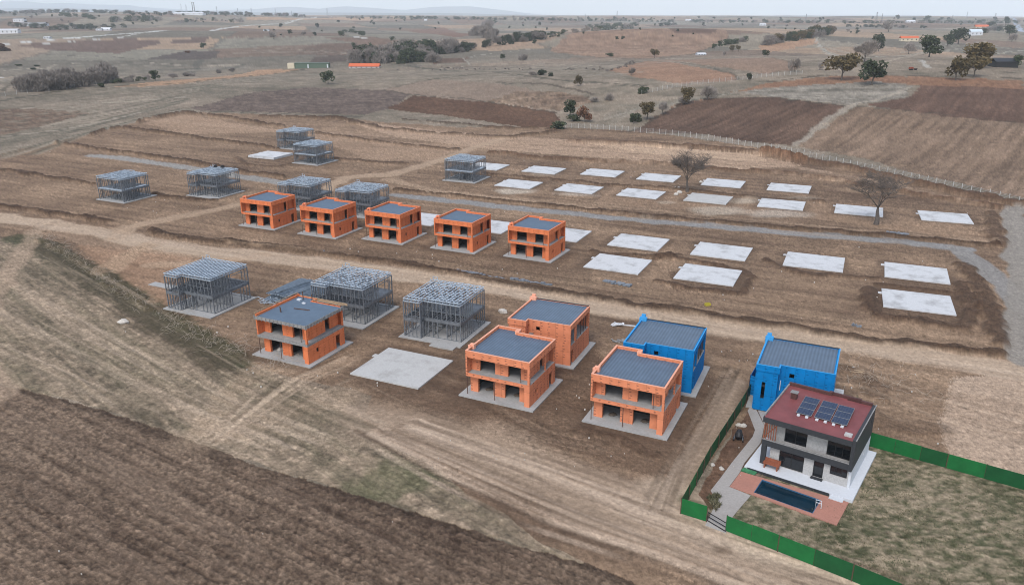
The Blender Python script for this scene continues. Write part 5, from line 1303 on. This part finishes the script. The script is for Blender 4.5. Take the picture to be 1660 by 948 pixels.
woods('far hedge below the chimneys', [(280,38),(330,34),(400,36)], 5, 'EG', 24, .6)
woods('far hedge along the horizon on the left', [(0,22),(120,20),(260,24),(420,25),(500,27)], 5, 'EEG', 150, .6)
woods('far hedge along the horizon in the middle', [(560,30),(700,31),(830,33),(960,34),(1100,36)], 4.5, 'EEG', 170, .5)
woods('far hedge along the horizon on the right', [(1100,36),(1240,37),(1400,38),(1560,38),(1660,38)], 4.5, 'EEG', 160, .5)
woods('grey trees round the far right farm', [(1560,58),(1600,52),(1630,48)], 8, 'GGE', 20, 1)
woods('hedge on the far right plain', [(1370,44),(1430,44),(1480,46)], 4, 'EEG', 26, .5)
woods('low scrub across the pasture above the diggings', [(640,112),(760,113),(900,114),(980,113)], 3, 'GG', 46, 1.6)
woods('scrub along the hollow by the orange tan field', [(985,116),(1010,110),(1030,102)], 4, 'GG', 20, 1.2)

# two large bare trees on the site
def big_bare(px, py, hpx, label, wide, seed, open_):
    x, y = G(px, py); sl = math.hypot(math.hypot(x, y), CAM_H); H_ = hpx*sl/F_PX*1.2
    rs = random.Random(seed)
    root = thing('bare_tree', label, 'tree', x, y, 0.0, 0)
    tr, br = MB(), MB()
    def grow(mb, p, d, L, r, lev):
        nseg = 4; pts = [p]; rad = [r]; q = Vector(p); dd = Vector(d)
        for i in range(nseg):
            dd = (dd+Vector((rs.uniform(-.16,.16), rs.uniform(-.16,.16), 0.05 if lev < 3 else rs.uniform(-.05,.06)))).normalized()
            q = q+dd*L/nseg; pts.append(tuple(q)); rad.append(r*(1-0.16*(i+1)))
        mb.tube(pts, rad, 6 if lev < 2 else (4 if lev < 4 else 3), 0, False)
        if lev >= 5: return
        n = ([6, 5, 4, 4, 4] if not open_ else [5, 4, 4, 4, 4])[lev]
        for k in range(n):
            f = 1.0 if lev == 0 else rs.uniform(.35,1.0)
            i = min(nseg, max(1, int(f*nseg+.5))); b = Vector(pts[i])
            a = rs.uniform(0, 6.28) if lev else k*6.28/n+rs.uniform(-.4,.4)
            sp = (0.55 if lev == 0 else rs.uniform(.5,.9))*(1.0 if not open_ else 1.08)
            side = Vector((math.cos(a), math.sin(a), 0)); nd = (dd*math.cos(sp)+side*math.sin(sp)*wide+Vector((0,0,.10))).normalized()
            grow(br, tuple(b), nd, L*rs.uniform(.62,.8) if lev else L*rs.uniform(.95,1.25), max(rad[i]*(.60 if lev else .60), .036), lev+1)
    grow(tr, (0,0,-.3), (0.02 if not open_ else .12,0,1), H_*.27, H_*.042, 0)
    tr.build('trunk', M_TRUNK, root)
    br.build('branches', M_TRUNK, root)
    return root
big_bare(1114,311,64,'bushy bare tree with dense fine twigs among the back slabs', 1.3, 4, False)
big_bare(1420,364,84,'open-branched bare tree on its small earth mound near the gravel road', 1.4, 9, True)

# ------------------------------------------------------------------ far buildings
def scale_at(px, py):
    x, y = GN(px, py); z = height_s(x, y); return x, y, z, F_PX/math.hypot(math.hypot(x, y), CAM_H-z)
def barn(nm, label, cat, px, py, wpx, hpx, dep, wallm, roofm, pitch=0.25, yaw=0, nwin=3):
    x, y, z, k = scale_at(px, py); w = wpx/k; h = hpx/k
    root = thing(nm, label, cat, x, y, z, yaw)
    hw = h*(1-pitch)
    MB().box(-w/2,w/2,0,dep,-2,hw).build('wall', wallm, root)
    r = MB(); r.v += [(-w/2-.3,-.4,hw-.1),(w/2+.3,-.4,hw-.1),(w/2+.3,dep/2,h),(-w/2-.3,dep/2,h),(-w/2-.3,dep+.4,hw-.1),(w/2+.3,dep+.4,hw-.1),(-w/2-.3,dep/2,h-.25),(w/2+.3,dep/2,h-.25)]
    r.f += [(0,1,2,3),(3,2,5,4),(0,3,4,6),(1,7,5,2),(0,6,7,1),(6,4,5,7)]; r.m += [0]*6
    r.build('roof', roofm, root)
    for i in range(nwin):
        xx = -w/2+w*(i+.5)/nwin; ww = min(1.4, w/nwin*.4)
        MB().box(xx-ww/2,xx+ww/2,-.06,-.005,hw*.3,hw*.75).build('window' if i else 'door', M_BLACK, root)
    return root
barn('farm_shed','long low farm shed with orange tiled roof below the woodland','shed',590,111,47,7,7,M_STONE,M_TILE,.62,-4,6)
x, y, z, k = scale_at(500,111)
root = thing('farm_shed','long dull green farm shed with a cream end','shed',x,y,z,3)
w = 62/k; h = 7.2/k
MB().box(-w/2+w*.17,w/2,0,7,-1,h).build('wall', M_OLIVE, root); MB().box(-w/2,-w/2+w*.165,-.3,7,-1,h*1.02).build('end_wall', M_CREAM, root)
MB().box(-w/2+w*.17,w/2+.3,-.3,7.3,h,h+.3).build('roof', M_OLIVE, root)
for f in (.48,.95): MB().box(-w/2+w*f,-w/2+w*(f+.03),-.08,-.01,0,h*.8).build('door', M_WHITE, root)
barn('cottage','left one of the twin cream cottages with orange roofs','cottage',1467.5,67.5,13,7,6,M_CREAM,M_TILE,.4,0,2)
barn('cottage','right one of the twin cream cottages with orange roofs','cottage',1481.5,67.5,12.5,7,6,M_CREAM,M_TILE,.35,0,2)
barn('greenhouse','pale blue white greenhouse beside the far right road','greenhouse',1583,58,18,8,10,M_FARW,mat('pale sheet roof',(.55,.62,.66),.5),.4,10,3)
barn('farmhouse','far farmhouse with brown tiled roof above the greenhouse','farmhouse',1592,47,18,5,10,M_CREAM,M_TILE,.5,0,3)
barn('barn','black barn with white gable trim behind the brown trees','barn',1632,110,30,12,9,M_BLACK,M_CHAR,.35,0,3)
barn('white_hut','small white hut left of the black barn','hut',1612,108,8,6,4,M_WHITE,M_GREYW,.3,0,1)
barn('farm_shed','small white roofed farm shed on the tan hillside','shed',1138,90,13,3.5,8,M_WHITE,M_FARW,.4,5,3)
barn('warehouse','long white warehouse on the plain below the chimneys','warehouse',305,24.5,42,3.5,30,M_FARW,M_FARW,.3,0,5)
barn('white_building','white block building in the far left town, nearest the left edge','building',12,55,26,6,14,M_FARW,M_FARW,.2,8,5)
barn('white_building','white building in the far left town beside tall trees','building',30,36,14,5,14,M_FARW,M_GREYW,.3,0,4)
barn('white_building','long grey white building across the far left town','building',52,43,34,5,20,M_FARW,M_GREYW,.35,0,6)
barn('white_building','small white house with a pointed roof near the far left road','building',171,50,13,4,9,M_FARW,M_FARW,.5,0,2)
barn('white_building','pale flat house beside the pointed white one','building',160,50,8,3,9,M_FARW,M_GREYW,.3,0,2)
barn('white_building','low white shed by the near side of the far left road','building',75,63,8,2.4,8,M_FARW,M_FARW,.3,0,2)
barn('white_building','white shed on the pasture left of the grey round tree','building',431,51,8,3,8,M_FARW,M_GREYW,.4,0,2)
barn('white_building','small white shed at the right edge of the tan plain','building',1237,42,9,3,10,M_FARW,M_FARW,.4,0,2)
barn('white_building','long pale roofed shed on the horizon at right','building',1477,37,12,3,12,M_FARW,M_FARW,.4,0,3)
barn('white_building','tiny white house on the middle plain','building',690,34,4,2.5,10,M_FARW,M_FARW,.4,0,1)
barn('white_building','tiny pale sheds on the horizon at centre right','building',1118,34,12,2,14,M_FARW,M_FARW,.4,0,2)
# rusty machinery on the right pasture and white shed bits
x, y, z, k = scale_at(1480,114); root = thing('farm_trailer','rusty red farm trailer on the grey pasture','trailer',x,y,z+.05,10)
MB().box(-2.4,-.4,-.8,.8,.6,1.7).build('box_body', mat('rust red',(.25,.06,.03),.8,var=.4), root); MB().box(-.4,2.6,-.6,.6,.7,.95).build('drawbar', M_PROP, root)
for sx in (-1.8,-.9,1.6): MB().tube([(sx,-.9,.45),(sx,.9,.45)],.45,10).build('wheel', M_BLACK, root)
# chimneys, masts and pylons on the skyline
x, y, z, k = scale_at(315,22); root = thing('chimney_stack','pair of tall slim chimneys joined by platforms on the left horizon','chimneys',x,y,z)
hh = 15.5/k
MB().tube([(-1.6/k,0,-1),(-1.6/k,0,hh)],[1.0/k*.7,1.0/k*.45],8).build('chimney', M_GREYW, root); MB().tube([(1.2/k,0,-1),(1.0/k,0,hh*.98)],[1.0/k*.7,1.0/k*.45],8).build('chimney', M_GREYW, root)
mb = MB()
for f in (.25,.5,.75,.97): mb.box(-2.2/k,1.8/k,-.6,.6,hh*f,hh*f+.6/k*.6)
mb.build('platform', M_GREYW, root)
PY = [(295,22,13,'skyline mast left of the twin chimneys'),(303,22,12,'second skyline mast left of the twin chimneys'),(352,21,11,'skyline pylon right of the twin chimneys'),(386,22,9,'skyline pylon midway right of the chimneys'),(408,22,10,'skyline pylon with cross arms left of the far road'),(447,23,10,'skyline pylon at the left of the far road crest'),(531,26,13,'skyline pylon above the far road crest'),(473,22,8,'thin skyline mast beside the far road crest'),
      (949,33,9,'thin skyline mast in the middle'),(1000,34,14,'tall thin skyline mast centre right'),(1306,36,11,'skyline mast above the right hedge'),(1420,37,14,'broad lattice tower on the right horizon'),(1429,37,12,'thin mast beside the broad lattice tower'),(1566,36,13,'skyline pylon at far right'),(1543,36,9,'thin skyline mast at far right'),(1612,36,11,'blocky tower on the right horizon')]
for (px, py, hp, lab) in PY:
    x, y, z, k = scale_at(px, py); h = hp/k; root = thing('electricity_pylon', lab, 'pylon', x, y, z, random.uniform(0, 60)); mb = MB(); w = h*.09
    for sx in (-1,1):
        for sy in (-1,1): mb.bar((sx*w,sy*w,-1),(sx*w*.15,sy*w*.15,h),.28)
    for i in range(6):
        f = i/6; g_ = (i+1)/6; a = w*(1-.85*f); c_ = w*(1-.85*g_); mb.bar((-a,-a,h*f),(c_,-c_,h*g_),.2).bar((a,a,h*f),(-c_,c_,h*g_),.2)
    mb.build('mast', M_STEEL, root)
    if 'mast' not in lab:
        mb = MB()
        for f in (.7,.84,.96): mb.bar((-h*.13,0,h*f),(h*.13,0,h*f),.3)
        mb.build('cross_arm', M_STEEL, root)

# ------------------------------------------------------------------ site litter
def lay(nm, label, cat, px, py, mb, m, yaw=0, z=0.0, group=None):
    x, y = G(px, py); o = mb.build(nm, m); tag(o, label, cat, group); place(o, x, y, z, yaw); return o
def planks(n, L, rs):
    mb = MB()
    for i in range(n): mb.bar((-L/2+rs.uniform(-.4,.4),i*.28,.08+rs.random()*.12),(L/2+rs.uniform(-.4,.4),i*.28+rs.uniform(-.25,.25),.08+rs.random()*.15),.2,.1)
    return mb
rs = random.Random(5)
lay('timber_pile','pile of brown timber beams on the ground right of the slit-window blue house','timber',1378,604,planks(5,3.6,rs),M_WOOD,-20)
lay('white_board','white board lying right of the slit-window blue house','board',1369,597,MB().box(-1.5,1.5,-.7,.7,.0,.12),M_WHITE,-20)
lay('concrete_block','small white block at the side of the slit-window blue house','block',1357,640,MB().box(-.8,.8,-1.5,1.5,0,.3),M_SLAB,-25)
for i, (px, py, lab) in enumerate([(1000,527,'upper heap of pale rags and pipes left of the stepped blue house'),(1003,554,'lower heap of pale rags and pipes left of the stepped blue house')]):
    mb = MB()
    for k in range(7): mb.bar((rs.uniform(-1.2,1.2),rs.uniform(-.5,.5),.12),(rs.uniform(-1.2,1.2),rs.uniform(-.5,.5),.35),.35,.16)
    mb.bar((1,0,.1),(4.2,-.6,.1),.18)
    lay('scrap_heap',lab,'scrap',px,py,mb,M_FARW if i == 0 else M_GREYW,-5)
lay('yellow_crate','yellow plastic crate left on the bare earth below the clean slabs','crate',1147,495,MB().box(-.5,.5,-.3,.3,.0,.1).box(-.5,.5,-.3,-.22,.1,.45).box(-.5,.5,.22,.3,.1,.45).box(-.5,-.42,-.22,.22,.1,.45).box(.42,.5,-.22,.22,.1,.45),M_YEL,15)
for (px, py, L, lab, w) in [(535,411,7,'grey sheeting on the soil in front of the second orange row house',1.0),(563,416,5,'grey sheeting on the soil in front of the third orange row house',1.0),(760,443,6,'long grey sheeting strip on the spoil bank above the dirt road',.9),(800,450,5,'short grey blue sheeting on the spoil bank above the dirt road',.9),(860,458,9,'grey sheeting trailing along the bank left of the salmon house',.8),(1000,460,6,'dark folded sheeting in front of the stained slab',1.6),(1455,379,5,'grey blue sheeting by the mound of the open-branched tree',1.3),(1388,529,1.6,'small pale blue scrap of sheeting near the dirt road',.8)]:
    mb = MB(); n0 = 12
    for i in range(n0):
        x0 = -L/2+L*i/n0; a = rs.uniform(-.25,.25); b_ = rs.uniform(.5,1.0)*w/2
        mb.box(x0, x0+L/n0*1.15, a-b_, a+b_, 0.0, .10+rs.random()*.3)
    lay('plastic_sheeting',lab,'sheeting',px,py,mb,M_TARP,YAW+rs.uniform(-6,6),.05)
for i, (px, py, r, lab) in enumerate([(1101,313,.9,'round pale boulder beside the bushy bare tree'),(1096,316,.8,'flat pale boulder left of the bushy bare tree'),(1100,306,.7,'small pale boulder behind the bushy bare tree'),(1136,296,.7,'pale boulder at the corner of the dark stained slab'),(1198,690,.45,'white rock inside the green fence near its far end'),(1205,691,.5,'grey white rock by the bend of the garden path'),(1155,754,.35,'white rock at the foot of the green fence'),(1169,760,.4,'buff rock at the edge of the garden path'),(815,507,1.0,'white bag of rubble behind the salmon house'),(200,523,.9,'white scrap lying on the meadow'),(455,568,.7,'pale rubble by the shuttered orange house'),(858,657,.4,'pale lump on the soil')][:11]):
    o = lay('pale_rock' if 'rock' in lab or 'boulder' in lab else 'rubble_lump',lab,'rock' if 'rock' in lab or 'boulder' in lab else 'rubble',px,py,rock(r,i),M_ROCK,i*40)
# loose steps and offcut pads beside the frames
for (px, py, sx, sy, lab) in [(693,550,2.2,1.0,'flat concrete step in front of the lattice roof frame, left one'),(718,562,2.2,1.3,'flat concrete step in front of the lattice roof frame, right one'),(302,507,1.6,1.0,'flat concrete step in front of the joist roof frame'),(292,499,1.5,.9,'small concrete step at the left front of the joist roof frame'),(266,464,3.4,1.8,'concrete pad half sunk left of the joist roof frame'),(578,517,3.0,.8,'white board stack inside the second lattice frame')]:
    lay('concrete_step',lab,'step',px,py,MB().box(-sx,sx,-sy/2,sy/2,-.2,.18),M_SLAB2,YAW)
# crumbs of white rubbish and stones over the site: uncountable
def crumbs():
    r_ = np.random.default_rng(3); mb = MB()
    areas = [(700,700,1050,760,60),(380,590,620,640,50),(900,600,1000,720,40),(1100,560,1220,660,50),(200,320,330,350,30),(960,400,1560,520,110),(780,255,1600,350,120),(560,400,940,470,80),(1180,690,1215,780,30),(1380,590,1540,740,40),(60,230,440,300,40),(200,420,520,560,60),(0,700,900,940,20)]
    for (a, b_, c_, d_, n_) in areas:
        for i in range(max(1, n_//5)):
            x, y = G(r_.uniform(a,c_), r_.uniform(b_,d_)); s = r_.uniform(.035,.09)*(0.6 if b_ >= 690 else 1.2)
            mb.box(x-s,x+s*r_.uniform(.5,1.6),y-s,y+s*.8,-.05,s*1.2+.08)
    o = mb.build('rubble_crumbs', M_ROCK); tag(o, 'white crumbs of rubble and litter scattered over the soil', 'rubble', None, 'stuff')
crumbs()
# dry brush piled along the meadow edge, weeds and twigs
def brush():
    r_ = np.random.default_rng(8); mb = MB()
    def strand(x, y, L, z1):
        a = r_.uniform(0, 6.28); p = [(x, y, .03)]; 
        for k in range(3): a += r_.uniform(-.6,.6); p.append((p[-1][0]+math.cos(a)*L/3, p[-1][1]+math.sin(a)*L/3, r_.uniform(.05, z1)))
        mb.tube(p, .022, 3, 0, False)
    for line_, n_, w_ in [([(72,382),(100,405),(140,432),(190,468),(245,500)],260,.7),([(250,500),(320,545),(400,575)],150,1.6),([(420,600),(480,580)],40,1),([(1395,590),(1440,640)],70,3.0),([(1290,237),(1340,200),(1380,172)],160,.8)]:
        P = GL(line_)
        for i in range(n_):
            k = r_.integers(0, len(P)-1); q = P[k]+(P[k+1]-P[k])*r_.random()+r_.normal(size=2)*w_
            zz = height_s(*q); n0 = len(mb.v); strand(q[0], q[1], r_.uniform(.8,2.6), .9)
            for j in range(n0, len(mb.v)): v = mb.v[j]; mb.v[j] = (v[0], v[1], v[2]+zz)
    tag(mb.build('dry_brush', mat('dry twigs', (.36,.30,.24), .9, var=.3)), 'dry pale brushwood lying along the meadow and field edges', 'brush', None, 'stuff')
brush()
def tufts(name, label, poly, n, hh, m, seed, dens=None):
    r_ = np.random.default_rng(seed); P = GL(poly); lo, hi = P.min(0), P.max(0); k = len(P)
    x = r_.uniform(lo[0],hi[0],n); y = r_.uniform(lo[1],hi[1],n); ins = np.zeros(n,bool)
    for i in range(k):
        x1,y1 = P[i]; x2,y2 = P[(i+1)%k]
        with np.errstate(divide='ignore', invalid='ignore'): c_ = ((y1>y)!=(y2>y))&(x<(x2-x1)*(y-y1)/(y2-y1)+x1)
        ins ^= c_
    keep = ins & (fbm(x/2.2,y/1.4,seed,3) > 0.44)
    x, y = x[keep], y[keep]; nn = x.size
    a = r_.uniform(0,6.28,nn); s = r_.uniform(.6,1.3,nn)*hh; w = s*.30
    lean = r_.normal(size=(nn,2))*.6*s[:,None]
    V = np.empty((nn,3,3)); V[:,0] = np.stack([x-np.cos(a)*w,y-np.sin(a)*w,np.full(nn,-.03)],1); V[:,1] = np.stack([x+np.cos(a)*w,y+np.sin(a)*w,np.full(nn,-.03)],1); V[:,2] = np.stack([x+lean[:,0],y+lean[:,1],s],1)
    me = bpy.data.meshes.new(name); me.from_pydata(V.reshape(-1,3).tolist(), [], np.arange(nn*3).reshape(-1,3).tolist()); me.materials.append(m); me.update()
    o = bpy.data.objects.new(name, me); COL.objects.link(o); tag(o, label, 'grass', None, 'stuff')
GRASS = leaf_mat('lawn grass', ((0.060,0.068,0.034),(0.16,0.14,0.09)))
tufts('grass','patchy dry green grass of the plot lawn',[(1225,835),(1385,815),(1420,745),(1660,800),(1800,838),(1850,1000),(1460,966),(1380,935),(1260,888),(1185,856)],26000,.17,GRASS,17)
tufts('grass','strip of green grass between the porch and the pool',[(1222,768),(1232,762),(1345,801),(1335,806)],1500,.2,GRASS,18)
tufts('weeds','dark weeds in the corner by the green fence',[(1146,805),(1165,800),(1172,815),(1160,830)],900,.35,GRASS,19)

# ------------------------------------------------------------------ far hills
def hills(name, y0, depth, x0, x1, tops, base, colr, seed):
    nx, ny = 240, 14; V = []
    xs = np.linspace(x0, x1, nx)
    crest = np.interp(xs, [t_[0] for t_ in tops], [t_[1] for t_ in tops])
    crest = crest+(fbm(xs/1500, xs*0+seed, seed, 4)-.5)*(crest-base)*0.10
    for j in range(ny):
        f = j/(ny-1); prof = math.sin(math.pi*min(1, f*1.0))**0.8
        yy = y0+depth*f+(fbm(xs/900, xs*0+f*3, seed+3, 3)-.5)*depth*.25
        zz = base+(crest-base)*prof*(0.94+.12*fbm(xs/900, xs*0+f*6, seed+5, 3)) if j not in (0, ny-1) else np.full(nx, base)
        V.append(np.stack([xs, yy, zz], 1))
    V = np.concatenate(V); F = [(j*nx+i, j*nx+i+1, (j+1)*nx+i+1, (j+1)*nx+i) for j in range(ny-1) for i in range(nx-1)]
    me = bpy.data.meshes.new(name); me.from_pydata(V.tolist(), [], F); me.materials.append(mat('far hill scrub', colr, .95, var=.15, scale=.002)); me.update()
    me.polygons.foreach_set('use_smooth', [True]*len(F))
    o = bpy.data.objects.new(name, me); COL.objects.link(o); o['kind'] = 'structure'
def hill_px(pts, dist):
    out = []
    for px, py in pts:
        d = FWD+(px-IMW/2)/F_PX*CR+(py-IMH/2)/F_PX*CD; t_ = dist/d[1]; out.append((d[0]*t_, CAM_H+d[2]*t_))
    return out
yc = 21000
tp = hill_px([(-300,5),(0,4),(30,3),(70,7),(100,5),(140,8),(200,9),(270,15),(330,18),(420,14),(470,11),(520,16),(560,12),(610,14),(660,17),(700,13),(760,12),(800,16),(850,22),(900,25),(1100,26),(1400,25),(1500,26),(1660,28),(2000,27)], yc)
hills('hills', yc-2000, 4000, -20000, 20000, tp, -420, (0.10,0.11,0.10), 3)
tp = hill_px([(-300,16),(0,15),(120,14),(200,16),(300,19),(500,22),(700,22),(900,26),(1300,28),(1420,26),(1660,29),(2000,28)], 13500)
hills('hills', 12800, 1800, -13500, 13500, tp, -300, (0.10,0.105,0.095), 8)

# ------------------------------------------------------------------ air, sky, light
hz = MB().box(-24000,24000,-400,26000,-700,420).build('haze', bpy.data.materials.new('haze air'))
hz['kind'] = 'stuff'
hm = hz.data.materials[0]; hm.use_nodes = True; t = hm.node_tree; t.nodes.clear()
out = t.nodes.new('ShaderNodeOutputMaterial'); pv = t.nodes.new('ShaderNodeVolumePrincipled')
pv.inputs['Color'].default_value = (0.86, 0.935, 1.0, 1); pv.inputs['Density'].default_value = 0.00007; pv.inputs['Anisotropy'].default_value = -0.15
t.links.new(pv.outputs[0], out.inputs['Volume'])

SUN_EL, SUN_AZ = 52.0, 205.0      # degrees; azimuth clockwise from +Y: behind the camera, to its left
w = bpy.data.worlds.new('World'); scene.world = w; w.use_nodes = True
t = w.node_tree; bg = t.nodes['Background']
sky = t.nodes.new('ShaderNodeTexSky'); sky.sky_type = 'NISHITA'; sky.sun_disc = False
sky.sun_elevation = math.radians(SUN_EL); sky.sun_rotation = math.radians(SUN_AZ)
sky.air_density = 1.0; sky.dust_density = 1.2; sky.ozone_density = 1.0
hs = t.nodes.new('ShaderNodeHueSaturation'); hs.inputs['Saturation'].default_value = 0.6
t.links.new(sky.outputs[0], hs.inputs['Color']); t.links.new(hs.outputs[0], bg.inputs['Color'])
bg.inputs['Strength'].default_value = 0.15
sl = bpy.data.lights.new('sun', 'SUN'); so = bpy.data.objects.new('sun', sl); COL.objects.link(so)
sl.energy = 1.35; sl.angle = math.radians(22); sl.color = (1.0, 0.96, 0.91)
a = math.radians(SUN_AZ); e = math.radians(SUN_EL)
to_sun = Vector((math.sin(a)*math.cos(e), math.cos(a)*math.cos(e), math.sin(e)))
so.rotation_euler = to_sun.to_track_quat('Z', 'Y').to_euler(); so.location = (0, 0, 200)
scene.view_settings.view_transform = 'Standard'; scene.view_settings.look = 'None'
scene.view_settings.gamma = 1.0; scene.view_settings.use_curve_mapping = False
scene.view_settings.exposure = 0.82
cy = scene.cycles
scene.render.engine = 'CYCLES'
cy.use_denoising = True
try:
    cy.denoiser = 'OPENIMAGEDENOISE'; cy.denoising_input_passes = 'RGB_ALBEDO_NORMAL'; cy.denoising_prefilter = 'ACCURATE'
except Exception: pass
cy.pixel_filter_type = 'BLACKMAN_HARRIS'; cy.filter_width = 1.05; cy.max_bounces = 6; cy.diffuse_bounces = 3; cy.glossy_bounces = 2; cy.volume_bounces = 2; cy.transmission_bounces = 2
cy.sample_clamp_indirect = 4.0
